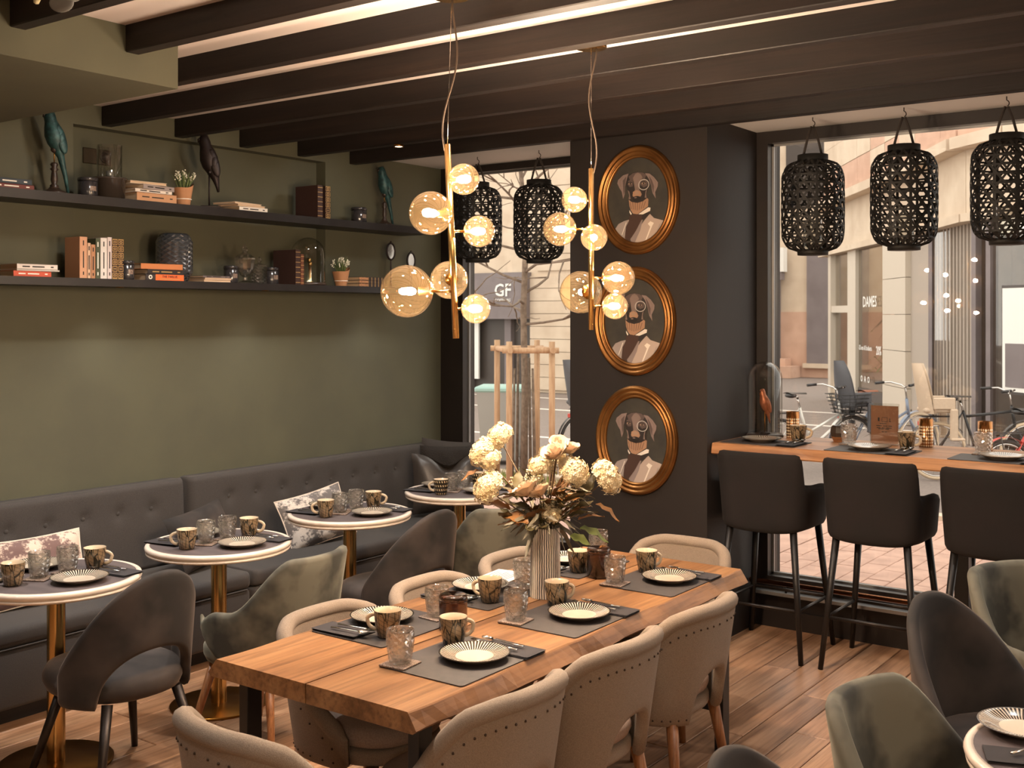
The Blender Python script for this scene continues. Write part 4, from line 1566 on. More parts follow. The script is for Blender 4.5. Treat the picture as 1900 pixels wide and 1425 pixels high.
# ================================================================== things on the wall shelves
XS = -5.20
ZU, ZL = SH[1][1] + 0.0003, SH[0][1] + 0.0003
mat('page_edge', (206, 180, 150), 0.9, col2=(186, 158, 128), vs=3, stretch=(1, 1, 120))
BOOKC = {}
def bookmat(c, rough=0.6):
    k = 'cover_%d_%d_%d' % c
    if k not in MATS:
        mat(k, c, rough, bump=0.05, bs=200)
    return k
def book(label, y, z, thick, height, depth, col, lying=False, xf=-5.14, yaw=0.0, pages_front=False, deco=None, txt=None, tcol='print_black', hard=True, flip=False):
    """spine towards the room; standing: thick along y; lying: height along y, thick along z; y,z = centre, bottom"""
    t = thing('book', label, 'book', (xf - depth / 2, y, z), yaw)
    cm = bookmat(col)
    c = 0.002
    dy, dz = (height, thick) if lying else (thick, height)
    g = G()
    if lying:
        g.box((0, 0, c / 2), (depth, dy, c)).box((0, 0, dz - c / 2), (depth, dy, c))
    else:
        g.box((0, -dy / 2 + c / 2, dz / 2), (depth, c, dz)).box((0, dy / 2 - c / 2, dz / 2), (depth, c, dz))
    if not pages_front:
        g.box((depth / 2 - c / 2, 0, dz / 2), (c, dy, dz), 0, None, 0.0008)
    g.ob('cover', cm, t)
    q = 0.004 if hard else 0.001
    if lying:
        G().box((-0.001, 0, dz / 2), (depth - 2 * c - 0.002 + (0.002 if pages_front else 0), dy - 2 * q, dz - 2 * c)).ob('pages', 'page_edge', t)
    else:
        G().box((-0.001, 0, dz / 2), (depth - 2 * c - 0.002, dy - 2 * c, dz - 2 * q)).ob('pages', 'page_edge', t)
    xs = depth / 2 + 0.0006
    if deco == 'gilt':
        g = G()
        for i in range(6):
            zc = dz * (0.09 + 0.165 * i)
            w = dy * 0.8
            h = dz * 0.12
            for a, b, p, r in ((0, h / 2, w, 0.003), (0, -h / 2, w, 0.003), (-w / 2, 0, 0.003, h), (w / 2, 0, 0.003, h)):
                g.box((xs, a, zc + b), (0.0008, p, r))
            if i != 1:
                g.lathe([(w * 0.27, 0), (w * 0.27, 0.0008), (w * 0.15, 0.0008), (w * 0.15, 0)], 12, 0, TR(xs - 0.0003, 0, zc) @ Matrix.Rotation(PI / 2, 4, 'Y'))
            else:
                g.box((xs, 0, zc), (0.0008, w * 0.5, 0.004))
        g.box((xs, 0, dz * 0.985), (0.0008, dy * 0.95, 0.003)).box((xs, 0, dz * 0.012), (0.0008, dy * 0.95, 0.003))
        g.ob('gilt_tooling', 'print_gold', t)
    elif deco == 'bands':
        g = G()
        for i in range(7):
            g.box((xs, 0, dz * (0.06 + 0.145 * i)), (0.001, dy * 0.96, 0.004)) if not lying else g.box((xs, dy * (-0.42 + 0.14 * i), dz / 2), (0.001, 0.004, dz * 0.9))
        g.ob('gilt_tooling', 'print_gold', t)
    elif deco == 'lines':
        g = G()
        if lying:
            for a, w in ((-0.28, 0.18), (0.02, 0.3), (0.36, 0.07)):
                g.box((xs, dy * a, dz * 0.5), (0.0006, dy * w, min(0.006, dz * 0.3)))
        else:
            for a, w in ((0.12, 0.08), (0.45, 0.4), (0.85, 0.12)):
                g.box((xs, 0, dz * a), (0.0006, min(0.006, dy * 0.3), dz * w))
        g.ob('spine_print', tcol, t)
    if txt:
        for (s, sz, oy, oz, tc) in txt:
            me = text_mesh(s, sz, tc, sz * 0.012)
            M = TR(xs + 0.0004, oy, oz) @ RZ(PI / 2) @ Matrix.Rotation(PI / 2, 4, 'X')
            if flip:
                M = M @ Matrix.Rotation(PI, 4, 'Z')
            if not lying:
                M = M @ Matrix.Rotation(PI / 2, 4, 'Z')
            o = put('lettering', me, t)
            o.matrix_local = M
    return t

# upper shelf, left to right
book('red book lying at the left end of the upper shelf, under a blue one', 2.94, ZU, 0.022, 0.245, 0.17, (104, 42, 36), True, deco='lines', tcol='print_white')
book('dark blue book lying on the red book at the left end of the upper shelf', 2.93, ZU + 0.0222, 0.026, 0.24, 0.165, (42, 52, 62), True, deco='lines', tcol='print_white')

def stand(t, h, mname, r=1.0):
    G().lathe([(0, 0), (0.062 * r, 0), (0.064 * r, 0.006), (0.05 * r, 0.014), (0.03 * r, 0.024), (0.02 * r, 0.036), (0.022 * r, 0.042), (0.012 * r, 0.05),
               (0.018 * r, 0.07), (0.015 * r, 0.1), (0.012 * r, 0.115), (0.021 * r, 0.125), (0.012 * r, 0.135), (0.02 * r, 0.148), (0.014 * r, 0.158), (0, 0.16)], 24).ob('turned_base', mname, t)
    G().tube([(0, 0, 0.155), (0, 0, h)], 0.003, 8).ob('rod', 'brass_dark', t)
    G().sphere((0, 0, h), 0.018, 12, 8).ob('perch', mname, t)
t = bird('teal parrot figurine on a turned stand at the left of the upper shelf', 'teal_bronze', -5.215, 3.215, ZU, 1.45, 1.0, 0.225, 1.9)
stand(t, 0.225, 'antique_wood')
t = bird('black cockatoo figurine on a rod stand in the middle of the upper shelf', 'dark_bronze', -5.215, 4.185, ZU, 1.0, 1.1, 0.205, 0.6)
g = G()
for i, a in enumerate((-0.5, -0.15, 0.2)):
    g.tube([(-0.016, 0, 0.225), (-0.020 + 0.02 * sin(a), 0.004 * i - 0.004, 0.265), (-0.012 + 0.045 * sin(a), 0.006 * i - 0.006, 0.30)], [0.008, 0.006, 0.0015], 6)
g.ob('crest', 'dark_bronze', t, (0, 0, 0.185))
G().tube([(0, 0, 0.01), (0, 0, 0.205)], 0.005, 8).ob('rod', 'dark_bronze', t)
G().tube([(0, -0.05, 0.205), (0, 0.05, 0.205)], 0.006, 8).ob('perch', 'dark_bronze', t)
G().box((0, 0, 0.006), (0.11, 0.15, 0.012), 0, None, 0.003).ob('foot', 'dark_bronze', t)
t = bird('small teal parrot figurine on a turned stand at the right of the upper shelf', 'teal_bronze', -5.215, 5.665, ZU, 1.35, 0.95, 0.21, 1.9)
stand(t, 0.21, 'antique_wood', 0.95)

def candle_jar(label, y, z, R, H, x=-5.20):
    t = thing('candle_jar', label, 'candle', (x, y, z), 0, 'dark candle jars')
    G().lathe([(0, 0), (R * 0.95, 0), (R, 0.004), (R, H * 0.78), (R * 0.92, H * 0.8), (0, H * 0.8)], 28).ob('jar', 'candle_black', t)
    G().lathe([(R * 0.9, H * 0.8), (R * 1.04, H * 0.81), (R * 1.04, H * 0.95), (R * 0.95, H), (0, H)], 28).ob('lid', 'candle_black', t)
    g = G()
    for a0 in (-0.35,):
        g.grid(lambda u, v: ((R + 0.0006) * cos(a0 + 0.7 * u), (R + 0.0006) * sin(a0 + 0.7 * u), H * (0.28 + 0.25 * v)), 8, 1)
    g.ob('jar_label', 'coaster_mat', t)
candle_jar('black candle jar on the upper shelf left of the glass lantern', 3.395, ZU, 0.05, 0.098)
candle_jar('small black candle jar on the upper shelf before the right parrot', 5.40, ZU, 0.052, 0.10)
candle_jar('black candle jar beside the standing gilt books on the lower shelf', 3.605, ZL, 0.040, 0.10, -5.17)
candle_jar('black candle jar left of the lidded glass urn on the lower shelf', 4.33, ZL, 0.042, 0.10)
candle_jar('black candle jar between glass jar and dark book on the lower shelf', 4.655, ZL, 0.047, 0.102, -5.22)

t = thing('storm_lantern', 'clear glass cylinder lantern on a dark round base on the upper shelf', 'lantern', (-5.225, 3.54, ZU))
G().lathe([(0, 0), (0.078, 0), (0.08, 0.1), (0.092, 0.104), (0.092, 0.112), (0, 0.112)], 36).ob('base', 'charcoal_glaze', t)
G().lathe([(0.064, 0.1125), (0.064, 0.285), (0.062, 0.285), (0.062, 0.1125)], 32).ob('cylinder', 'clear_glass', t)
G().lathe([(0, 0.1125), (0.02, 0.1125), (0.02, 0.15), (0, 0.15)], 16).ob('tealight', 'silver_sill', t)

book('thick kraft-coloured book at the bottom of the stack on the upper shelf', 3.775, ZU, 0.046, 0.255, 0.16, (190, 142, 104), True, txt=[('HOMERE NEWCOM', 0.018, 0.055, 0.032, 'print_black'), ('JEAN LE CARRE', 0.018, 0.055, 0.014, 'print_black')] if False else None, deco='lines')
book('thin white book on the kraft-coloured book, upper shelf', 3.755, ZU + 0.0463, 0.018, 0.235, 0.155, (222, 210, 198), True, deco='lines')
book('magazine with a black and white cover on the upper shelf stack', 3.78, ZU + 0.0646, 0.026, 0.22, 0.15, (150, 138, 134), True, yaw=0.12, deco='lines')
book('open cream booklet on top of the stack on the upper shelf', 3.73, ZU + 0.0909, 0.014, 0.22, 0.15, (206, 190, 168), True, yaw=-0.1, pages_front=True)

def kraft_pot(label, x, y, z, s, sd, bow=False):
    t = thing('potted_plant', label, 'potted plant', (x, y, z), 0, 'kraft paper potted plants')
    random.seed(sd)
    g = G()
    def f(u, v):
        a = 2 * PI * u
        top = 0.105 + 0.035 * max(0, cos(a - 1.2)) ** 2
        r = 0.040 + 0.024 * v + 0.003 * sin(5 * a) * v
        return (r * cos(a) * s, r * sin(a) * s, top * v * s)
    g.grid(f, 24, 6, 0, None, True, True)
    g.lathe([(0, 0.0), (0.04 * s, 0.0)], 20)
    g.lathe([(0.056 * s, 0.085 * s), (0, 0.09 * s)], 20, 1)
    g.ob('paper_wrap', ['kraft_paper', 'stem_brown'], t)
    G().lathe([(0.0495 * s, 0.035 * s), (0.0515 * s, 0.037 * s), (0.0495 * s, 0.041 * s)], 24).ob('twine', 'paper', t)
    g = G()
    b = G()
    for i in range(46):
        a = random.uniform(0, 2 * PI)
        d = random.uniform(0.0, 0.05) * s
        h = random.uniform(0.07, 0.12) * s
        bx, by = d * 0.5 * cos(a), d * 0.5 * sin(a)
        tx, ty = d * 1.5 * cos(a), d * 1.5 * sin(a)
        g.tube([(bx, by, 0.085 * s), ((bx + tx) / 2, (by + ty) / 2, 0.09 * s + h * 0.6), (tx, ty, 0.09 * s + h)], [0.003 * s, 0.0045 * s, 0.001], 4, 0, None, False, True, 0.4)
        if i % 2 == 0:
            for j in range(5):
                b.sphere((tx + random.gauss(0, 0.004), ty + random.gauss(0, 0.004), 0.09 * s + h - 0.006 * j * s), 0.0045 * s, 6, 4)
    g.ob('foliage', 'plant_green', t)
    b.ob('blossom', 'plant_white', t)
kraft_pot('kraft-paper-wrapped plant with white blossoms on the upper shelf', -5.19, 3.985, ZU, 0.92, 1)
kraft_pot('kraft-paper-wrapped plant with white blossoms on the lower shelf', -5.20, 5.235, ZL, 0.90, 2)

book('white paperback at the bottom of the pair left of centre, upper shelf', 4.45, ZU, 0.024, 0.215, 0.16, (224, 216, 206), True, deco='lines')
book('thin cream paperback lying on the white one, upper shelf', 4.43, ZU + 0.0243, 0.012, 0.225, 0.16, (204, 180, 158), True, yaw=0.08, pages_front=True)
book('top cream booklet lying askew above two paperbacks on the upper shelf', 4.40, ZU + 0.0366, 0.010, 0.23, 0.17, (214, 196, 176), True, yaw=0.14, pages_front=True)
book('dark brown leather book with gilt spine standing left on the upper shelf', 4.985, ZU, 0.044, 0.205, 0.2, (56, 34, 30), xf=-5.135, deco='bands')
book('dark brown leather book with gilt spine standing right of its twin, upper shelf', 5.052, ZU, 0.044, 0.205, 0.2, (50, 31, 28), xf=-5.135, deco='gilt')

# lower shelf, left to right
book('orange-red book at the bottom of the stack at the left of the lower shelf', 3.05, ZL, 0.027, 0.205, 0.16, (196, 84, 60), True, deco='lines', tcol='print_white', yaw=0.05)
book('thin white booklet between orange and white books on the lower shelf', 3.085, ZL + 0.0273, 0.008, 0.225, 0.15, (212, 204, 194), True, hard=False)
book('white book on top of the stack at the left of the lower shelf', 3.08, ZL + 0.0356, 0.026, 0.215, 0.16, (218, 206, 198), True, deco='lines')
ys = 3.315
for lab, th, h, c, deco in (('peach-coloured old book, first of the standing row on the lower shelf', 0.044, 0.212, (196, 148, 116), 'lines'),
                      ('thin pale book, second of the standing row on the lower shelf', 0.018, 0.182, (206, 170, 142), 'lines'),
                      ('short tan book, third of the standing row on the lower shelf', 0.026, 0.175, (176, 126, 92), 'lines'),
                      ('dark green book in the standing row on the lower shelf', 0.026, 0.208, (70, 76, 56), 'lines'),
                      ('white paperback in the standing row on the lower shelf', 0.040, 0.212, (212, 206, 200), 'lines'),
                      ('pale lilac paperback in the standing row on the lower shelf', 0.026, 0.218, (206, 192, 190), 'lines'),
                      ('left one of two brown gilt-tooled books on the lower shelf', 0.033, 0.212, (66, 46, 36), 'gilt'),
                      ('right one of two brown gilt-tooled books on the lower shelf', 0.036, 0.212, (62, 42, 33), 'gilt')):
    book(lab, ys + th / 2, ZL, th, h, 0.13, c, xf=-5.15, deco=deco, tcol='print_white' if 'green' in lab else 'print_black')
    ys += th + 0.0015
book('orange paperback lettered THE TWELVE at the bottom of a stack, lower shelf', 3.835, ZL, 0.034, 0.25, 0.15, (52, 46, 46), True, xf=-5.15,
     txt=None)
tw = [o for o in bpy.data.objects if o.get('label', '').startswith('orange paperback lettered')][0]
G().box((0.0756, 0.03, 0.017), (0.0008, 0.185, 0.032)).ob('spine_panel', bookmat((232, 108, 52)), tw)
G().lathe([(0.012, 0), (0.012, 0.0008), (0.006, 0.0008), (0.006, 0)], 16, 0, TR(0.0752, -0.095, 0.017) @ Matrix.Rotation(PI / 2, 4, 'Y')).ob('emblem', 'print_white', tw)
for s_, sz, oz, tc in (('THE TWELVE', 0.017, 0.021, 'print_black'),):
    o = put('lettering', text_mesh(s_, sz, tc, 0.0003), tw)
    o.matrix_local = TR(0.0766, 0.03, oz) @ RZ(PI / 2) @ Matrix.Rotation(PI / 2, 4, 'X')
G().box((0.0764, 0.03, 0.008), (0.0006, 0.13, 0.004)).ob('spine_print', 'print_gold', tw)
book('black paperback with a yellow spine block in the lower shelf stack', 3.84, ZL + 0.0343, 0.026, 0.235, 0.145, (40, 34, 34), True, xf=-5.15, deco='lines', tcol='print_gold')
book('pale orange worn book on top of the lower shelf stack', 3.82, ZL + 0.0606, 0.03, 0.26, 0.16, (190, 118, 70), True, xf=-5.15, yaw=-0.06)

def faceted(n, d, rows):
    g = G()
    vs, fs = [], []
    for i, (r, z) in enumerate(rows):
        for j in range(n):
            a = 2 * PI * j / n
            rr = r + (d if (i + j) % 2 else -d)
            vs.append((rr * cos(a), rr * sin(a), z))
    for i in range(len(rows) - 1):
        for j in range(n):
            k = (j + 1) % n
            q = (i * n + j, i * n + k, (i + 1) * n + k, (i + 1) * n + j)
            fs += [(q[0], q[1], q[3]), (q[1], q[2], q[3])] if (i + j) % 2 == 0 else [(q[0], q[1], q[2]), (q[0], q[2], q[3])]
    return g.add(vs, fs, 0, False)
t = thing('glass_vase', 'dark grey diamond-cut glass vase on the lower shelf', 'vase', (-5.27, 3.985, ZL))
rows = [(0.07 + 0.030 * min(1, i / 4) - 0.006 * max(0, i - 17), 0.262 * i / 20) for i in range(21)]
g = faceted(30, 0.0022, rows)
g.lathe([(0, 0.0), (0.07, 0.0)], 22).lathe([(0.082, 0.262), (0.076, 0.27), (0.07, 0.262), (0.085, 0.22), (0.085, 0.03), (0, 0.02)], 28)
g.ob('body', 'grey_cut_glass', t)
G().lathe([(0, 0.021), (0.066, 0.021), (0.072, 0.14), (0.0, 0.14)], 24).ob('dark_core', 'candle_black', t)
for k, (lab, th, c, dy) in enumerate((('lowest magazine of the low pile right of the grey glass vase', 0.014, (168, 146, 132), 0.0), ('middle magazine of the low pile right of the grey glass vase', 0.010, (196, 172, 156), 0.006),
                        ('top magazine of the low pile right of the grey glass vase', 0.011, (110, 98, 96), -0.008))):
    book(lab, 4.185 + dy, ZL + (0, 0.0143, 0.0246)[k], th, 0.19, 0.15, c, True, pages_front=(k < 2), deco='lines' if k == 2 else None, hard=False)
t = thing('glass_urn', 'footed clear glass jar with a pointed lid on the lower shelf', 'jar', (-5.20, 4.435, ZL))
G().lathe([(0, 0), (0.04, 0), (0.042, 0.006), (0.014, 0.018), (0.012, 0.035), (0.03, 0.05), (0.05, 0.08), (0.058, 0.12), (0.06, 0.14), (0.057, 0.14), (0.05, 0.09), (0.0, 0.06)], 14, 0, None, False).ob('bowl', 'cut_glass', t)
G().lathe([(0.064, 0.141), (0.062, 0.15), (0.04, 0.168), (0.018, 0.18), (0.012, 0.19), (0.02, 0.2), (0.012, 0.212), (0.008, 0.222), (0.0, 0.236)], 14, 0, None, False).ob('lid', 'cut_glass', t)
t = thing('glass_jar', 'square-cut clear glass jar with knob lid on the lower shelf', 'jar', (-5.20, 4.545, ZL))
g = faceted(16, 0.002, [(0.046, 0.1 * i / 10) for i in range(11)])
g.lathe([(0, 0), (0.046, 0)], 16)
g.ob('body', 'cut_glass', t)
G().lathe([(0.05, 0.1015), (0.045, 0.112), (0.02, 0.12), (0.008, 0.126), (0.016, 0.14), (0.01, 0.155), (0.0, 0.163)], 14, 0, None, False).ob('lid', 'cut_glass', t)
book('tall dark leather book standing right of the candle jars, lower shelf', 4.802, ZL, 0.04, 0.215, 0.2, (54, 34, 30), xf=-5.14, deco='bands')
book('slim brown leather book beside the glass dome, lower shelf', 4.838, ZL, 0.026, 0.188, 0.14, (104, 62, 44), xf=-5.14, deco='bands')
t = cloche(-5.245, 4.985, ZL, 0.108, 0.305, 'glass dome with brass candlesticks on the lower shelf', 'antique_wood')
for dx, dy, h in ((-0.02, -0.045, 0.10), (0.02, 0.0, 0.13), (-0.03, 0.04, 0.16)):
    c = thing('candlestick', {0.10: 'short', 0.13: 'medium', 0.16: 'tall'}[h] + ' brass candlestick under the glass dome on the lower shelf', 'candlestick', (-5.245 + dx, 4.985 + dy, ZL + 0.0185))
    G().lathe([(0, 0), (0.022, 0), (0.02, 0.006), (0.006, 0.01), (0.005, h * 0.8), (0.012, h * 0.82), (0.013, h), (0.0, h)], 16).ob('stick', 'brass', c)
z = ZL
for k, lab in enumerate(('lowest', 'middle', 'top')):
    b = book(lab + ' of three small gilt-spined books lying at the right of the lower shelf', 5.47, z, 0.021, 0.235, 0.13, (60, 48, 44), True, xf=-5.15, pages_front=False, deco='bands')
    G().box((0.0655, -0.075, 0.0105), (0.0012, 0.085, 0.016)).ob('spine_panel', 'kraft_paper', b)
    z += 0.0213
for lab, y, h, R in (('small oval mirror on a slim stand at the right end of the lower shelf', 5.735, 0.24, 0.042), ('smaller oval mirror on a slim stand, rightmost on the lower shelf', 5.945, 0.185, 0.042)):
    t = thing('oval_mirror', lab, 'mirror', (-5.22, y, ZL), 0.05)
    G().lathe([(0, 0), (0.04, 0), (0.036, 0.008), (0.008, 0.014), (0.005, h - 0.05)], 16).ob('stand', 'dark_bronze', t)
    M = TR(0, 0, h + 0.01) @ Matrix.Rotation(PI / 2, 4, 'Y')
    g = G()
    g.grid(lambda u, v: ((0.056 + 0.007 * cos(2 * PI * v)) * cos(2 * PI * u), (0.042 + 0.007 * cos(2 * PI * v)) * sin(2 * PI * u), 0.007 * sin(2 * PI * v)), 28, 8, 0, M, True, True, True)
    g.sphere((0, 0, h + 0.075), 0.007, 8, 6)
    g.ob('frame', 'dark_bronze', t)
    G().lathe([(0.05, 0.001), (0.0, 0.001)], 24, 0, M @ Matrix.Diagonal((1, 0.76, 1, 1))).ob('glass_face', 'chrome', t)

# ================================================================== globe pendants
def pendant(label, px, py, top, bot, tilt, globes, canopy_z):
    t = thing('globe_pendant', label, 'pendant lamp', (px, py, 0), 0, 'brass globe pendants')
    tr = rv * tilt
    def axis(z):
        k = (z - top) / (bot - top)
        return tr * (k - 0.5)
    a, b = axis(top), axis(bot)
    G().tube([(a.x, a.y, top), (b.x, b.y, bot)], 0.0115, 20).ob('stem', 'brass', t)
    G().lathe([(0, canopy_z - 0.028), (0.06, canopy_z - 0.028), (0.063, canopy_z - 0.024), (0.063, canopy_z + 0.012), (0.03, canopy_z + 0.016), (0.03, ZC), (0, ZC)], 32).ob('canopy', 'brass', t)
    G().tube([(a.x, a.y, top), (0.0, 0.0, canopy_z - 0.028)], 0.0012, 6).ob('wire', 'steel', t)
    pts = []
    N = 22
    for i in range(N + 1):
        k = i / N
        z = top - 0.02 + (canopy_z - 0.03 - top + 0.02) * k
        off = 0.022 * sin(2 * PI * k * 1.1 + 0.4) * (1 - k * 0.4) * (1 if tilt == 0 else -1)
        p = rv * (off + 0.012 * k) + a * (1 - k)
        pts.append((p.x, p.y, z))
    G().tube(pts, 0.0032, 6).ob('power_cord', 'cord_grey', t)
    for (r, f, z, R) in globes:
        c = rv * r + fv * f
        ax = axis(z)
        c = c + ax
        d = Vector((c.x - ax.x, c.y - ax.y, 0))
        L = d.length
        d.normalize()
        st = c - d * R
        if L > R + 0.012:
            G().tube([(ax.x, ax.y, z), (st.x, st.y, z)], 0.0045, 8).ob('arm', 'brass', t)
        gl = G().sphere((0, 0, 0), R, 36, 22).ob('globe', 'globe_glass', t, (c.x, c.y, z))
        M = d.to_track_quat('Z', 'Y').to_matrix().to_4x4()
        G().lathe([(0, -R * 1.01), (R * 0.34, -R * 0.93), (R * 0.30, -R * 0.86), (R * 0.17, -R * 0.8), (R * 0.17, -R * 0.45), (0, -R * 0.45)], 18, 0, M).ob('socket', 'brass', gl)
        bl = G().sphere((0, 0, 0), 1.0, 8, 5, 0, M @ TR(0, 0, -R * 0.12) @ Matrix.Diagonal((0.0135, 0.0135, 0.021, 1)))
        bl.ob('bulb', 'lampglow', gl)
pendant('brass globe pendant with six glowing glass globes, nearer one over the oak table', -2.42, 2.965, 2.414, 1.753, 0.03,
        [(0.052, -0.035, 2.291, 0.053), (-0.062, -0.075, 2.173, 0.073), (0.095, 0.0, 2.118, 0.054), (-0.158, -0.03, 1.913, 0.089), (-0.02, 0.095, 1.955, 0.066), (0.072, -0.02, 1.854, 0.05)], 2.94)
pendant('brass globe pendant with six glowing glass globes, farther one before the portraits', -2.42, 3.857, 2.426, 1.773, 0.0,
        [(-0.07, -0.03, 2.297, 0.052), (-0.127, 0.0, 2.181, 0.068), (0.006, -0.075, 2.142, 0.053), (-0.035, 0.11, 1.928, 0.088), (0.109, 0.0, 1.983, 0.068), (0.094, -0.02, 1.869, 0.053)], 2.94)

for lab, x_, y_ in (('unseen brass globe pendant added for fill light right of the view', 1.2, 1.2),  # added outside the view to lift the light on ceiling and room
                    ('unseen brass globe pendant added for fill light behind the view', 0.6, -1.2)):
    pendant(lab, x_, y_, 2.42, 1.76, 0.0,
            [(-0.07, -0.03, 2.297, 0.052), (-0.127, 0.0, 2.181, 0.068), (0.006, -0.075, 2.142, 0.053), (-0.035, 0.11, 1.928, 0.088), (0.109, 0.0, 1.983, 0.068), (0.094, -0.02, 1.869, 0.053)], 2.94)

# ================================================================== woven lanterns
def lantern_meshes():
    Hh, R = 0.495, 0.163
    def prof(v):
        z = v * Hh
        e = min(z, Hh - z)
        k = min(1.0, e / 0.10)
        r = R * (0.50 + 0.50 * math.sqrt(max(0, 1 - (1 - k) ** 2)))
        r *= 1.0 + 0.03 * (1 - (2 * v - 1) ** 2)
        return r, z
    g = G()
    def strip(fn, N, w, off):
        L, Rr = [], []
        for i in range(N + 1):
            a, v = fn(i / N)
            a2, v2 = fn(min(1, i / N + 0.01))
            a1, v1 = fn(max(0, i / N - 0.01))
            def P(aa, vv, o):
                r, z = prof(min(1, max(0, vv)))
                return Vector(((r + o) * cos(aa), (r + o) * sin(aa), z))
            p = P(a, v, off)
            tt = (P(a2, v2, off) - P(a1, v1, off)).normalized()
            nn = Vector((cos(a), sin(a), 0))
            b = tt.cross(nn).normalized()
            L.append([p + b * w, p - b * w, p - b * w - nn * 0.0022, p + b * w - nn * 0.0022])
        vs = [tuple(q) for r in L for q in r]
        fs = []
        for i in range(N):
            for j in range(4):
                k = (j + 1) % 4
                fs.append((i * 4 + j, i * 4 + k, (i + 1) * 4 + k, (i + 1) * 4 + j))
        g.add(vs, fs, 0, False)
    nh = 17
    for k in range(nh):
        a0 = 2 * PI * k / nh
        strip(lambda t: (a0 + 2.3 * t, t), 30, 0.0056, 0.0)
        strip(lambda t: (a0 - 2.3 * t + 0.1, t), 30, 0.0056, 0.0025)
    for i in range(10):
        v = 0.085 + 0.83 * i / 9
        strip(lambda t: (2 * PI * t, v), 40, 0.005, 0.0012)
    for k in range(10):
        a0 = 2 * PI * (k + 0.5) / 10
        strip(lambda t: (a0, 0.0 + 1.0 * t), 20, 0.0075, -0.004)
    cage = g.mesh('woven_cage', 'lantern_bamboo')
    top = G().lathe([(0.082, Hh - 0.008), (0.082, Hh + 0.033), (0.072, Hh + 0.033), (0.072, Hh - 0.008), (0.082, Hh - 0.008)], 32).mesh('top_ring', 'lantern_bamboo')
    bot = G().lathe([(0, -0.022), (0.082, -0.022), (0.084, 0.008), (0, 0.008)], 32).mesh('base_ring', 'lantern_bamboo')
    cup = G().lathe([(0, 0.012), (0.05, 0.012), (0.052, 0.02), (0.052, 0.17), (0.049, 0.17), (0.049, 0.02), (0, 0.018)], 24).mesh('glass_cup', 'clear_glass')
    return cage, top, bot, cup, Hh
LC, LT, LB, LG, LH = lantern_meshes()
def lantern(label, x, y, zh, zb, rz=0.5):
    t = thing('bamboo_lantern', label, 'lantern', (x, y, zb), rz, 'black woven lanterns at the windows')
    for nm, me in (('woven_cage', LC), ('top_ring', LT), ('base_ring', LB), ('glass_cup', LG)):
        put(nm, me, t)
    zt = zh - zb
    for s in (-1, 1):
        G().tube([(s * 0.05, 0, LH + 0.03), (s * 0.03, 0, LH + 0.03 + (zt - LH - 0.03) * 0.4), (s * 0.006, 0, zt - 0.05)], 0.0068, 8).ob('strap', 'black_velvet', t)
        G().tube([(s * 0.055, 0, LH + 0.0), (s * 0.05, 0, LH + 0.045)], 0.0028, 6).ob('clasp', 'brass_dark', t)
    pts = [(0.0, 0, zt), (0.0, 0, zt - 0.018)] + [(0.012 * sin(a * 0.6), 0, zt - 0.034 + 0.014 * cos(a * 0.6)) for a in range(1, 6)]
    G().tube(pts, 0.0028, 6).ob('hook', 'dark_metal', t)
for lab, x, y, zh, zb in (('black woven lantern in the wide window, leftmost of three', -2.30, 5.95, 2.92, 2.185),
                          ('black woven lantern, middle one in the wide window', -1.806, 5.95, 2.92, 2.195),
                          ('black woven lantern at the right edge of the wide window', -1.302, 5.95, 2.92, 2.205),
                          ('black woven lantern in the narrow window, half hidden behind the pendant globes', -4.75, 6.1, 2.925, 2.22),
                          ('black woven lantern in the narrow window, right one beside the pillar', -4.235, 6.1, 2.925, 2.20)):
    lantern(lab, x, y, zh, zb)

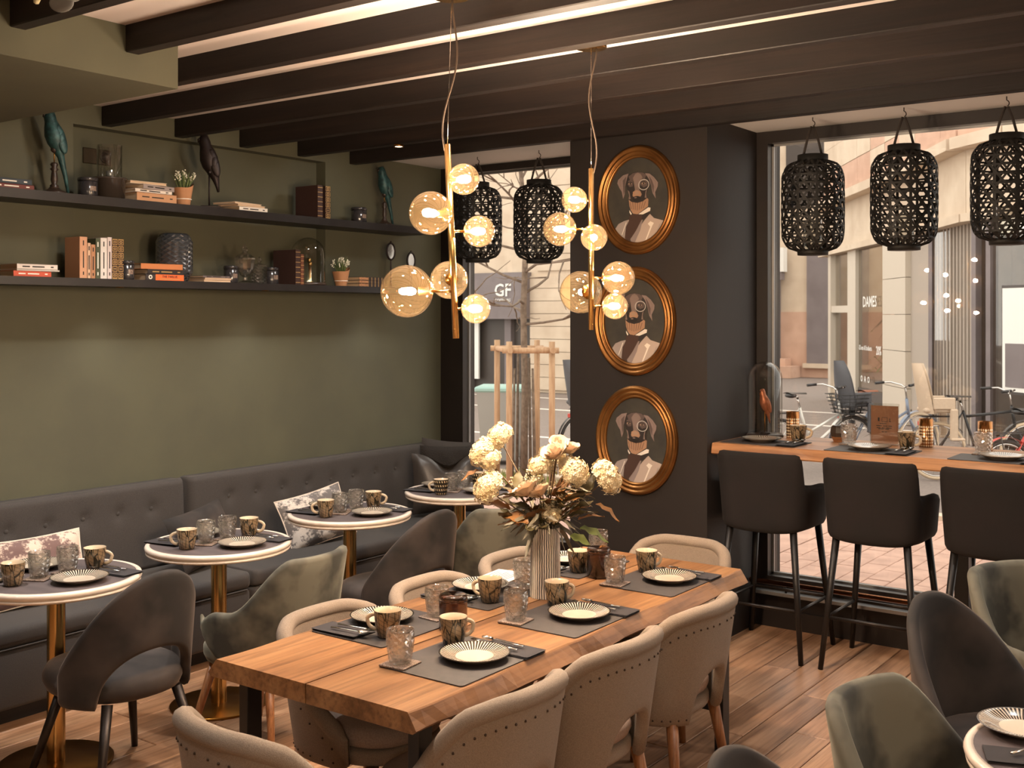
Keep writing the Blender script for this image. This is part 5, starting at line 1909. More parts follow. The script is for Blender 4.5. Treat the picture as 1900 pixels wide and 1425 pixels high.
# ================================================================== oval portraits
mat('canvas_dark', (58, 54, 46), 0.6, col2=(46, 44, 40), vs=9)
PC = {'jacket': (168, 150, 138), 'jacket2': (146, 134, 128), 'vest': (130, 116, 112), 'cravat': (62, 42, 34), 'white': (214, 204, 192), 'tan': (156, 120, 94),
      'tan2': (116, 88, 70), 'black': (40, 33, 31), 'grey': (118, 100, 92), 'ear': (124, 106, 100), 'ear2': (84, 70, 66), 'eye': (150, 124, 104), 'rim': (182, 176, 168), 'nose': (26, 22, 22)}
for k, c in PC.items():
    mat('art_' + k, c, 0.6, bump=0.05, bs=60)
AK = list(PC)
def portrait_mesh():
    g = G()
    lay = [0]
    def W(p):
        return ((p[0] - 780) / 408 * 0.266, -(p[1] - 745) / 550 * 0.311)
    def poly(k, pts):
        lay[0] += 1
        y = -0.006 - 0.00028 * lay[0]
        q = [W(p) for p in pts]
        ar = sum(q[i][0] * q[(i + 1) % len(q)][1] - q[(i + 1) % len(q)][0] * q[i][1] for i in range(len(q)))
        if ar < 0:
            q = q[::-1]
        g.add([(a, y, b) for a, b in q], [tuple(range(len(q)))], 1 + AK.index(k), False)
    def ell(k, cx, cy, rx, ry, n=18):
        poly(k, [(cx + rx * cos(2 * PI * i / n), cy + ry * sin(2 * PI * i / n)) for i in range(n)])
    def line(k, pts, w):
        for a, b in zip(pts, pts[1:]):
            d = Vector((b[0] - a[0], b[1] - a[1])).normalized() * w
            poly(k, [(a[0] - d.y, a[1] + d.x), (b[0] - d.y, b[1] + d.x), (b[0] + d.y, b[1] - d.x), (a[0] + d.y, a[1] - d.x)])
            lay[0] -= 1
        lay[0] += 1
    N = 40
    g.add([(0.205 * cos(2 * PI * i / N), -0.006, 0.25 * sin(2 * PI * i / N)) for i in range(N)], [tuple(range(N))], 0, False)
    poly('jacket2', [(548, 1030), (585, 975), (640, 950), (690, 938), (705, 1010), (700, 1100), (650, 1128), (600, 1090)])
    poly('jacket', [(900, 890), (940, 935), (1055, 972), (1040, 1040), (990, 1100), (930, 1150), (860, 1178), (790, 1185), (720, 1172), (760, 1080), (840, 960)])
    poly('vest', [(700, 1120), (790, 965), (835, 930), (805, 1050), (748, 1178), (715, 1170)])
    poly('white', [(905, 965), (940, 985), (925, 1010), (860, 1170), (848, 1172), (905, 1020), (880, 990)])
    line('white', [(665, 965), (620, 1090)], 3)
    line('jacket2', [(1000, 1000), (960, 1110)], 4)
    poly('black', [(690, 880), (830, 880), (900, 870), (905, 890), (840, 945), (720, 960)])
    poly('cravat', [(700, 895), (760, 880), (825, 895), (820, 945), (765, 1050), (725, 1110), (690, 1160), (650, 1120), (662, 1010), (692, 950)])
    poly('white', [(788, 888), (885, 826), (908, 830), (904, 862), (832, 893)])
    poly('white', [(698, 842), (722, 880), (712, 892), (698, 864)])
    poly('tan', [(690, 715), (698, 800), (712, 845), (735, 880), (780, 888), (835, 850), (884, 815), (888, 745), (860, 715), (780, 700)])
    for i in range(7):
        line('tan2', [(705 + 26 * i, 745 + 6 * abs(3 - i)), (718 + 20 * i, 850 - 6 * abs(3 - i))], 4)
    poly('black', [(655, 520), (690, 482), (740, 465), (785, 460), (830, 470), (875, 490), (912, 530), (900, 610), (872, 690), (880, 730), (835, 762), (780, 775), (720, 760), (692, 735), (700, 690), (672, 610)])
    poly('ear2', [(690, 500), (735, 472), (785, 464), (835, 474), (872, 500), (850, 540), (800, 560), (745, 555), (705, 540)])
    poly('grey', [(735, 520), (760, 480), (785, 470), (812, 485), (832, 520), (812, 560), (800, 640), (826, 690), (800, 735), (756, 738), (730, 690), (756, 640), (744, 560)])
    for i in range(5):
        line('ear', [(752 + 15 * i, 490 + 4 * abs(2 - i)), (764 + 9 * i, 600 + 8 * i)], 3)
    poly('ear2', [(690, 545), (725, 535), (742, 560), (735, 605), (705, 610), (684, 585)])
    poly('ear2', [(815, 545), (855, 535), (885, 560), (882, 610), (845, 625), (815, 600)])
    poly('tan', [(738, 660), (775, 645), (815, 662), (822, 705), (780, 720), (735, 705)])
    poly('eye', [(755, 665), (778, 655), (800, 668), (796, 690), (762, 690)])
    poly('grey', [(686, 640), (702, 655), (716, 730), (698, 735), (700, 690)])
    poly('grey', [(880, 640), (866, 660), (856, 728), (876, 732), (870, 690)])
    poly('ear', [(695, 473), (640, 485), (588, 530), (580, 562), (602, 612), (626, 652), (640, 725), (656, 680), (660, 600), (678, 525)])
    poly('ear2', [(672, 500), (636, 540), (640, 610), (645, 690), (655, 650), (660, 590)])
    line('grey', [(640, 500), (605, 545), (615, 600)], 5)
    poly('ear', [(860, 483), (905, 490), (950, 530), (988, 585), (985, 625), (960, 680), (966, 745), (936, 690), (920, 610), (896, 540)])
    poly('ear2', [(900, 510), (930, 560), (950, 620), (945, 690), (930, 640), (915, 580)])
    line('grey', [(925, 520), (965, 580), (960, 640)], 5)
    ell('eye', 712, 577, 17, 11)
    ell('black', 714, 577, 9, 10)
    ell('eye', 846, 584, 18, 11)
    ell('black', 848, 584, 9, 10)
    line('black', [(690, 566), (712, 561), (736, 570)], 4)
    line('black', [(822, 570), (848, 566), (872, 576)], 4)
    ell('nose', 780, 732, 42, 26)
    ell('grey', 768, 722, 14, 6)
    lay[0] += 1
    y = -0.006 - 0.00028 * lay[0]
    n = 30
    vs = []
    for i in range(n):
        for rr in (54, 47):
            p = W((850 + rr * cos(2 * PI * i / n), 597 + rr * 1.02 * sin(2 * PI * i / n)))
            vs.append((p[0], y, p[1]))
    g.add(vs, [(2 * i, 2 * ((i + 1) % n), 2 * ((i + 1) % n) + 1, 2 * i + 1) for i in range(n)], 1 + AK.index('rim'), False)
    return g.mesh('painting', ['canvas_dark'] + ['art_' + k for k in AK])
PM = portrait_mesh()
prof = [(0.196, 0.004), (0.196, 0.012), (0.203, 0.02), (0.209, 0.02), (0.213, 0.015), (0.219, 0.024), (0.228, 0.027), (0.234, 0.021), (0.24, 0.022), (0.247, 0.03), (0.256, 0.03), (0.262, 0.02), (0.266, 0.016), (0.267, 0.0)]
def frf(u, v):
    i = v * (len(prof) - 1)
    a = int(min(i, len(prof) - 2))
    k = i - a
    r = prof[a][0] * (1 - k) + prof[a + 1][0] * k
    h = prof[a][1] * (1 - k) + prof[a + 1][1] * k
    return (r * cos(2 * PI * u), -h, (r + 0.045) * sin(2 * PI * u))
FRM = G().grid(frf, 72, (len(prof) - 1) * 2, 0, None, True, True).mesh('oval_frame', 'gold_frame')
for (x, z), lab in zip(((-3.193, 2.49), (-3.215, 1.80), (-3.203, 1.12)),
                       ('top oval gilt-framed portrait of a dog in a suit on the dark pillar', 'middle oval gilt-framed portrait of a dog in a suit, behind the globe lamps', 'bottom oval gilt-framed portrait of a dog in a suit, behind the flowers')):
    t = thing('portrait', lab, 'painting', (x, 5.594, z), 0, 'oval dog portraits')
    put('oval_frame', FRM, t)
    put('painting', PM, t)

# ================================================================== hanging decoration at the top left
mat('felt_grey', (112, 112, 109), 0.95, bump=0.3, bs=200)
mat('petal_cream', (206, 196, 160), 0.8, col2=(180, 166, 120), vs=40)
mat('flower_lime', (176, 184, 84), 0.7, col2=(140, 152, 60), vs=40)
t = thing('hanging_garland', 'grey felt leaves and a cream flower hanging from the ceiling at the top left corner', 'decoration', (-3.30, 2.06, BZ0 - 0.0))
for dx, dz, s, yaw in ((0.0, -0.03, 1.0, 0.0), (0.034, -0.005, 0.7, 0.5), (0.02, 0.03, 0.7, -0.3), (-0.03, 0.02, 0.8, 0.3)):
    p = rv * dx
    M = RZ(math.atan2(0.5898, 0.8075) + yaw) 
    g = G().sphere((0, 0, 0), 0.04 * s, 18, 10, 0, M, (1.0, 0.22, 0.78))
    g.ob('felt_leaf', 'felt_grey', t, (p.x, p.y, dz + 0.01))
p = rv * -0.075
G().lathe([(0, -0.035), (0.008, -0.032), (0.012, -0.015), (0.022, 0.02), (0.03, 0.05), (0, 0.055)], 12).ob('flower_head', 'petal_cream', t, (p.x, p.y, 0.01), (0, 0.4, 0))
p = rv * -0.165
g = G()
random.seed(4)
for i in range(40):
    a, d = random.uniform(0, 6.28), random.uniform(0, 0.02)
    g.tube([(0, 0, 0.05), (d * cos(a), d * sin(a), 0.01 * random.random())], [0.002, 0.0035], 5)
g.ob('flower_head', 'flower_lime', t, (p.x, p.y, 0.002))
G().tube([tuple(rv * -0.17 + Vector((0, 0, 0.05))), tuple(rv * 0.03 + Vector((0, 0, 0.06)))], 0.004, 6).ob('stem', 'stem_brown', t)

# ================================================================== the street outside
GZ = -0.08
mat('asphalt', (138, 126, 118), 0.9, col2=(124, 112, 105), vs=30, bump=0.2, bs=60)
mat('road_paint', (226, 218, 208), 0.8)
mat('paver_pink', (196, 160, 142), 0.85, col2=(176, 142, 126), vs=5, rnd=True, bump=0.15, bs=60)
mat('paver_joint', (132, 108, 96), 0.9)
mat('stone_cream', (212, 194, 172), 0.85, col2=(198, 178, 156), vs=2.0, bump=0.15, bs=30)
mat('stone_pink', (204, 168, 146), 0.85, col2=(190, 154, 132), vs=2.0, bump=0.15, bs=30)
mat('shop_grey', (126, 116, 116), 0.6, col2=(116, 106, 106), vs=2)
mat('shop_dark', (70, 62, 58), 0.4)
mat('shop_interior', (104, 88, 76), 0.8, col2=(66, 56, 50), vs=1.2)
mat('curtain_grey', (170, 158, 146), 0.9)
mat('panel_white', (200, 188, 172), 0.6)
mat('sign_white', (232, 230, 224), 0.6)
mat('bike_black', (44, 42, 42), 0.4)
mat('bike_silver', (206, 202, 194), 0.35, metal=0.4)
mat('bike_blue', (128, 140, 158), 0.4, metal=0.2)
mat('bike_red', (200, 72, 64), 0.45)
mat('tyre_cream', (206, 184, 156), 0.8)
mat('tyre_black', (52, 48, 46), 0.8)
mat('saddle_brown', (140, 86, 62), 0.6)
mat('seat_grey', (84, 84, 88), 0.6)
mat('seat_cream', (196, 174, 150), 0.6)
mat('tree_bark', (128, 110, 94), 0.9, col2=(102, 86, 72), vs=20, bump=0.5, bs=60)
mat('stake_wood', (190, 156, 122), 0.85, col2=(168, 132, 100), vs=4, stretch=(8, 8, 1))
mat('bin_grey', (150, 148, 142), 0.6)
mat('bin_teal', (150, 184, 176), 0.5)
mat('grass', (120, 128, 60), 0.9)
mat('foliage_dark', (104, 110, 58), 0.7, col2=(146, 146, 86), vs=8)
glass('shop_glass', (232, 226, 218), 0.10, 0.6, 0.02)

g = G()
g.box((-10, 36.0, GZ - 0.06), (110, 59.4, 0.1))
struct(g.ob('street', 'asphalt'))
g = G().box((-10, 8.6, GZ - 0.075), (60, 4.6, 0.1))
pave = struct(g.ob('pavement', 'paver_joint'))
PV = G().box((0, 0, -0.03), (0.166, 0.334, 0.06), 0, None, 0.004).mesh('paver', 'paver_pink')
random.seed(9)
cnt = 0
for i in range(20):
    for j in range(13):
        x = -3.5 + 0.172 * i
        y = 6.75 + 0.34 * j + (0.17 if i % 2 else 0)
        if cnt < 290:
            put('paver', PV, pave, (x, y, GZ + random.uniform(-0.002, 0.002)))
            cnt += 1
g = G()
for x0, x1, dx in ((-60, -3.5, 0), (-0.06, 25, 0)):
    g.box(((x0 + x1 - 0.09 * (1 if x0 < -10 else 0)) / 2, 8.85, GZ - 0.03), (x1 - x0 - 0.1, 4.4, 0.06))
o = g.ob('paving_field', 'paver_pink', pave)
g = G().box((-8, 10.9, GZ - 0.01), (90, 0.18, 0.1))
g.ob('kerb', 'stone_cream', pave)
for y, w in ((14.6, 0.12), (19.0, 0.14), (21.6, 0.12)):
    tag(G().box((-22, y, GZ - 0.0075), (46, w, 0.006)).ob('road_line', 'road_paint'), {14.6: 'white painted line on the street, nearest the pavement', 19.0: 'white painted line along the middle of the street',
        21.6: 'white painted line on the far side of the street'}[y], 'road line', 'painted road lines')

# corner building with the rounded front (right-hand window)
cb = thing('corner_building', 'cream stone corner building with shop windows and curved cornice across the street', 'building', (0, 0, 0))
FP = {1541: (-9.24, 25.0), 1577: (-8.29, 23.56), 1585: (-8.09, 23.25), 1592: (-7.92, 22.99), 1650: (-6.67, 21.07), 1692: (-5.9, 19.91), 1728: (-5.3, 18.91), 1808: (-4.19, 17.13),
      1835: (-3.94, 16.91), 1870: (-3.63, 16.65), 1930: (-3.14, 16.27), 2050: (-2.28, 15.67), 2300: (-0.83, 14.95)}
def wallseg(g, a, b, z0, z1, th=0.2, out=0.0, mi=0):
    p, q = Vector((a[0], a[1], 0)), Vector((b[0], b[1], 0))
    d = (q - p).normalized()
    nrm = Vector((-d.y, d.x, 0))
    if nrm.dot(-p) < 0:
        nrm = -nrm
    c = (p + q) / 2 + nrm * (out - th / 2)
    M = Matrix.Translation((c.x, c.y, (z0 + z1) / 2)) @ RZ(math.atan2(d.y, d.x))
    g.box((0, 0, 0), ((q - p).length, th, z1 - z0), mi, M)
    return g
KS = sorted(FP)
crv = [(-9.6, 25.6), (-8.9, 24.5), (-7.9, 22.95), (-6.8, 21.3), (-5.77, 19.7), (-5.0, 18.42), (-4.27, 17.2), (-3.4, 16.45), (-1.6, 15.2), (1.5, 14.2)]
for nm, z0, z1, out, th, mt_ in (('fascia', 3.3, 4.25, 0.06, 0.3, 'stone_cream'), ('cornice', 4.25, 4.42, 0.34, 0.5, 'stone_cream'), ('cornice', 3.2, 3.32, 0.16, 0.3, 'stone_cream'), ('string_course', 4.42, 4.55, 0.2, 0.4, 'stone_pink')):
    g = G()
    for a, b in zip(crv, crv[1:]):
        wallseg(g, a, b, z0, z1, th, out)
    g.ob(nm, mt_, cb)
for a, b in zip(crv, crv[1:]):
    p, q = Vector(a), Vector(b)
    n = max(1, int((q - p).length / 0.95))
    for row in range(4):
        for i in range(n):
            s0, s1 = i / n + 0.004, (i + 1) / n - 0.004
            g = G()
            wallseg(g, tuple(p.lerp(q, s0)), tuple(p.lerp(q, s1)), 4.56 + 0.55 * row, 5.10 + 0.55 * row, 0.25, 0.02 + 0.006 * ((i + row) % 2))
            g.ob('stone_block', 'stone_pink' if (i + 2 * row) % 3 == 0 else 'stone_cream', cb)
def fseg(name, u0, u1, z0, z1, m, out=0.0, th=0.12):
    return wallseg(G(), FP[u0], FP[u1], z0, z1, th, out).ob(name, m, cb)
fseg('stall_riser', 1541, 1585, GZ, 0.55, 'stone_cream')
fseg('shop_pane', 1541, 1585, 0.55, 3.2, 'shop_glass', -0.05, 0.02)
g = G()
wallseg(g, FP[1541], (-9.1, 24.78), GZ, 3.2, 0.2, 0.06)
wallseg(g, FP[1577], FP[1585], GZ, 3.2, 0.15, 0.05)
wallseg(g, FP[1541], FP[1577], 1.9, 2.05, 0.14, 0.05)
g.ob('window_frame', 'panel_white', cb)
fseg('door_frame', 1585, 1592, GZ, 3.2, 'panel_white', 0.05)
fseg('stall_riser', 1592, 1650, GZ, 0.35, 'shop_dark')
pane_o = fseg('shop_pane', 1592, 1650, 0.35, 3.2, 'shop_glass', -0.02, 0.02)
for k, (z0, z1) in enumerate(((GZ, 0.55), (0.56, 1.2), (1.21, 1.85), (1.86, 2.5), (2.51, 3.2))):
    fseg('panel', 1650, 1692, z0, z1, 'panel_white', 0.12, 0.3)
fseg('wall', 1692, 1728, GZ, 3.2, 'curtain_grey', 0.02)
# ribbed curtain behind glass
g = G()
p, q = Vector(FP[1728]), Vector(FP[1808])
NN = 26
for i in range(NN):
    a, b = p.lerp(q, i / NN), p.lerp(q, (i + 0.7) / NN)
    wallseg(g, tuple(a), tuple(b), GZ, 3.2, 0.04, -0.05 + 0.03 * (i % 2))
g.ob('curtain', 'curtain_grey', cb)
fseg('shop_pane', 1728, 1835, 0.2, 3.2, 'shop_glass', 0.0, 0.02)
fseg('mullion', 1835, 1870, GZ, 3.2, 'shop_dark', 0.05) if False else None
g = G()
for u in (1728, 1808, 1835, 1930):
    a = Vector(FP[u])
    wallseg(g, tuple(a), (a.x + 0.07, a.y - 0.04), GZ, 3.2, 0.12, 0.06)
g.ob('mullion', 'shop_grey', cb)
fseg('shop_pane', 1835, 2050, 0.2, 3.2, 'shop_glass', 0.0, 0.02)
pst = thing('window_poster', 'white poster with dark frame in the shop window at the right edge', 'poster', (0, 0, 0))
wallseg(G(), FP[1870], FP[1930], 0.75, 2.25, 0.03, 0.10).ob('frame', 'shop_dark', pst)
a, b = Vector(FP[1870]), Vector(FP[1930])
wallseg(G(), tuple(a.lerp(b, 0.05)), tuple(a.lerp(b, 0.95)), 0.79, 2.21, 0.012, 0.115).ob('sheet', 'sign_white', pst)
wallseg(G(), tuple(a.lerp(b, 0.15)), tuple(a.lerp(b, 0.8)), 0.85, 1.45, 0.008, 0.122).ob('picture', 'shop_grey', pst)
fseg('stall_riser', 1692, 2050, GZ, 0.2, 'shop_dark', 0.03)
g = G()
for a, b in zip(crv, crv[1:]):
    wallseg(g, a, b, GZ, 3.25, 0.1, -1.6)
g.ob('shop_back_wall', 'shop_interior', cb)
# white window lettering
def on_wall(me, u0, u1, s, z, out, parent):
    a, b = Vector(FP[u0]), Vector(FP[u1])
    d = (b - a).normalized()
    nrm = Vector((-d.y, d.x))
    if nrm.dot(-a) < 0:
        nrm = -nrm
    p = a.lerp(b, s) + nrm * out
    o = put('lettering', me, parent)
    o.matrix_local = Matrix.Translation((p.x, p.y, z)) @ RZ(math.atan2(d.y, d.x)) @ Matrix.Rotation(PI / 2, 4, 'X')
    return o
on_wall(text_mesh('DAMES', 0.30, 'sign_white', 0.004, 1.1), 1592, 1650, 0.45, 2.10, 0.03, cb)
on_wall(text_mesh('-25 ans & Etudiants', 0.13, 'sign_white', 0.002, 1.0), 1592, 1650, 0.30, 1.18, 0.03, cb)
on_wall(text_mesh('20%', 0.24, 'sign_white', 0.004, 0.9), 1592, 1650, 0.74, 1.15, 0.03, cb)
on_wall(text_mesh('O  A  O', 0.17, 'sign_white', 0.004, 1.2), 1592, 1650, 0.3, 0.55, 0.03, cb)
# palm behind the shop glass
pl = thing('indoor_palm', 'bushy green palm behind the glass of the shop window', 'plant', (-6.85, 22.05, GZ))
random.seed(14)
g = G()
for i in range(60):
    a, h = random.uniform(0, 2 * PI), random.uniform(0.9, 1.9)
    d = random.uniform(0.2, 0.6)
    g.tube([(0, 0, 0.5), (d * 0.5 * cos(a), d * 0.5 * sin(a), h), (d * cos(a), d * sin(a), h - 0.25)], [0.015, 0.045, 0.004], 5, 0, None, False, True, 0.25)
g.ob('fronds', 'foliage_dark', pl)
G().lathe([(0, 0), (0.2, 0), (0.26, 0.5), (0, 0.5)], 20).ob('pot', 'shop_dark', pl)

# far building seen past the corner
fb = thing('far_building', 'pale stone building with a grey door far down the street', 'building', (0, 33.5, 0))
def panel(parent, name, x0, x1, z0, z1, m, y0=0.0, th=0.2):
    return G().box(((x0 + x1) / 2, y0 + th / 2, (z0 + z1) / 2), (x1 - x0, th, z1 - z0)).ob(name, m, parent)
panel(fb, 'wall', -22, -9, 1.95, 9.5, 'stone_cream', 0, 0.5)
panel(fb, 'plinth', -22, -9, GZ, 1.95, 'stone_pink', -0.06, 0.5)
panel(fb, 'pilaster', -14.6, -13.97, GZ, 3.1, 'shop_grey', -0.35, 0.3)
panel(fb, 'step', -15.0, -13.3, GZ, 0.28, 'stone_pink', -0.9, 0.8)
panel(fb, 'step', -15.0, -13.6, 0.28, 0.5, 'stone_pink', -0.6, 0.5)
panel(fb, 'door', -13.1, -11.2, 0.35, 3.9, 'shop_grey', -0.12, 0.1)
panel(fb, 'door_panel', -12.0, -11.4, 0.6, 3.3, 'shop_interior', -0.2, 0.1)
panel(fb, 'door_sill', -13.2, -11.1, 0.22, 0.36, 'stone_cream', -0.2, 0.2)
panel(fb, 'sign', -15.0, -13.72, 3.2, 3.95, 'sign_white', -0.45, 0.3)
panel(fb, 'sign_bracket', -15.0, -13.8, 2.95, 3.2, 'shop_grey', -0.4, 0.25)
for k in range(3):
    panel(fb, 'window', -21 + 3.6 * k, -19.6 + 3.6 * k, 5.2, 7.6, 'shop_dark', -0.05, 0.1)
# building opposite the narrow window
ob_ = thing('opposite_building', 'cream building with a dark GF shopfront opposite the narrow window', 'building', (0, 23.0, 0))
panel(ob_, 'wall', -30, -12.6, 2.9, 9.5, 'stone_cream', 0, 0.5)
panel(ob_, 'wall', -16.2, -14.9, GZ, 2.9, 'stone_cream', 0, 0.5)
for k in range(9):
    panel(ob_, 'stone_course', -16.2, -14.95, 0.0 + 0.315 * k, 0.30 + 0.315 * k, 'stone_cream', -0.06, 0.08)
for k in range(11):
    panel(ob_, 'stone_course', -16.0, -13.2, 2.95 + 0.42 * k, 3.35 + 0.42 * k, 'stone_cream', -0.05, 0.08)
panel(ob_, 'wall', -14.9, -12.6, GZ, 1.95, 'stone_pink', 0, 0.5)
panel(ob_, 'wall', -14.9, -12.6, 1.95, 2.9, 'shop_grey', 0, 0.5)
panel(ob_, 'door', -14.2, -13.0, GZ, 1.1, 'shop_dark', -0.06, 0.1)
panel(ob_, 'shop_fascia', -21.5, -16.2, 1.75, 2.92, 'shop_grey', -0.3, 0.5)
panel(ob_, 'shop_front', -21.5, -16.2, GZ, 1.75, 'shop_dark', 0.1, 0.3)
for k in range(4):
    panel(ob_, 'shop_mullion', -20.9 + 1.3 * k, -20.7 + 1.3 * k, GZ, 1.75, 'shop_grey', -0.05, 0.2)
panel(ob_, 'notice', -18.6, -17.8, 0.2, 1.7, 'sign_white', -0.1, 0.06)
panel(ob_, 'display', -20.9, -19.2, 0.15, 0.75, 'tyre_cream', -0.1, 0.1)
panel(ob_, 'drainpipe', -14.72, -14.5, GZ, 9.5, 'panel_white', -0.25, 0.15)
panel(ob_, 'pilaster', -19.9, -18.3, 2.92, 9.5, 'curtain_grey', -0.1, 0.2)
for sx_, txt, sz, zz in ((-16.86, 'GF', 0.44, 2.46), (-16.86, 'COIFFEURS', 0.1, 2.22)):
    put('lettering', text_mesh(txt, sz, 'sign_white', 0.008 if sz > 0.3 else 0.001), ob_, (sx_, -0.32, zz), (PI / 2, 0, 0))

# young tree with its stakes
tg = thing('street_tree', 'bare young street tree outside the narrow window', 'tree', (-7.59, 10.62, GZ))
random.seed(31)
trunk, br = G(), G()
tp = [(0, 0, 0), (0.02, 0.0, 1.0), (-0.01, 0.01, 2.0), (0.03, 0, 2.7), (-0.02, 0.0, 3.4), (-0.12, 0.02, 4.2), (-0.16, 0, 5.2)]
trunk.tube(tp, [0.048, 0.042, 0.038, 0.034, 0.028, 0.021, 0.012], 10)
trunk.ob('trunk', 'tree_bark', tg)
def grow(p, d, L, r, depth):
    pts = [p]
    q = Vector(p)
    dd = Vector(d)
    for i in range(5):
        dd = (dd + Vector((random.gauss(0, 0.22), random.gauss(0, 0.22), random.gauss(0.03, 0.16)))).normalized()
        q = q + dd * (L / 5)
        pts.append(tuple(q))
        if depth < 2 and i in (1, 2, 3) and random.random() < 0.85:
            sd = (dd + Vector((random.gauss(0, 0.7), random.gauss(0, 0.7), random.gauss(0, 0.4)))).normalized()
            grow(tuple(q), sd, L * 0.62, r * 0.55, depth + 1)
    br.tube(pts, [r * (1 - 0.85 * i / 5) + 0.0022 for i in range(6)], 6)
for i in range(24):
    z = 1.75 + 2.9 * (i + 0.5) / 24
    a = i * 2.4
    j = min(5, max(0, [n for n, p in enumerate(tp) if p[2] <= z][-1]))
    f = (z - tp[j][2]) / (tp[j + 1][2] - tp[j][2])
    c = Vector(tp[j]).lerp(Vector(tp[j + 1]), f)
    grow(tuple(c), (cos(a), sin(a), 0.25), 1.35, 0.016, 0)
br.ob('branches', 'tree_bark', tg)
gd = thing('tree_guard', 'round wooden stakes with rails around the street tree', 'fence', (-7.59, 10.62, GZ))
PP = [(-0.52, 0.18), (0.13, -0.46), (0.52, -0.18), (-0.13, 0.46)]
for x, y in PP:
    G().tube([(x, y, 0), (x, y, 1.62)], 0.035, 12).ob('post', 'stake_wood', gd)
for (a, b) in ((0, 1), (1, 2), (2, 3), (3, 0)):
    p, q = Vector(PP[a]), Vector(PP[b])
    e = (q - p).normalized() * 0.08
    G().tube([(p.x - e.x, p.y - e.y, 1.52), (q.x + e.x, q.y + e.y, 1.52)], 0.033, 12).ob('rail', 'stake_wood', gd)
sh = thing('bundle_of_canes', 'thin dark canes standing round the trunk of the street tree', 'canes', (-7.59, 10.62, GZ))
for i in range(5):
    a = i * 1.25 + 0.3
    G().tube([(0.14 * cos(a), 0.14 * sin(a), 0), (0.11 * cos(a), 0.11 * sin(a), 1.3 + 0.12 * (i % 3))], [0.02, 0.014], 6).ob('cane', 'tree_bark', sh)
g = G()
for i in range(500):
    a, d = random.uniform(0, 6.28), 0.62 * math.sqrt(random.random())
    x, y, h = d * cos(a), d * sin(a), random.uniform(0.03, 0.1)
    g.add([(x - 0.008, y, 0), (x + 0.008, y, 0), (x + random.gauss(0, 0.02), y + random.gauss(0, 0.02), h)], [(0, 1, 2)], 0, False)
tag(g.ob('grass_tuft', 'grass', None, (-7.59, 10.62, GZ + 0.0)), 'grass growing around the foot of the street tree', 'grass', None, 'stuff')
bn = thing('wheelie_bin', 'grey wheeled bin with pale teal lid in the street behind the tree stakes', 'bin', (-8.75, 11.75, GZ), 0.5)
g = G().add([(-0.22, -0.25, 0.06), (0.22, -0.25, 0.06), (0.22, 0.25, 0.06), (-0.22, 0.25, 0.06), (-0.28, -0.33, 0.93), (0.28, -0.33, 0.93), (0.28, 0.33, 0.93), (-0.28, 0.33, 0.93)],
            [(3, 2, 1, 0), (0, 1, 5, 4), (1, 2, 6, 5), (2, 3, 7, 6), (3, 0, 4, 7), (4, 5, 6, 7)], 0, False)
g.ob('body', 'bin_grey', bn)
G().box((0, 0, 0.965), (0.62, 0.7, 0.07), 0, None, 0.02).ob('lid', 'bin_teal', bn)
for s in (-1, 1):
    G().lathe([(0, -0.03), (0.1, -0.03), (0.1, 0.03), (0, 0.03)], 18, 0, TR(s * 0.24, 0.27, 0.1) @ Matrix.Rotation(PI / 2, 4, 'Y')).ob('wheel', 'tyre_black', bn)

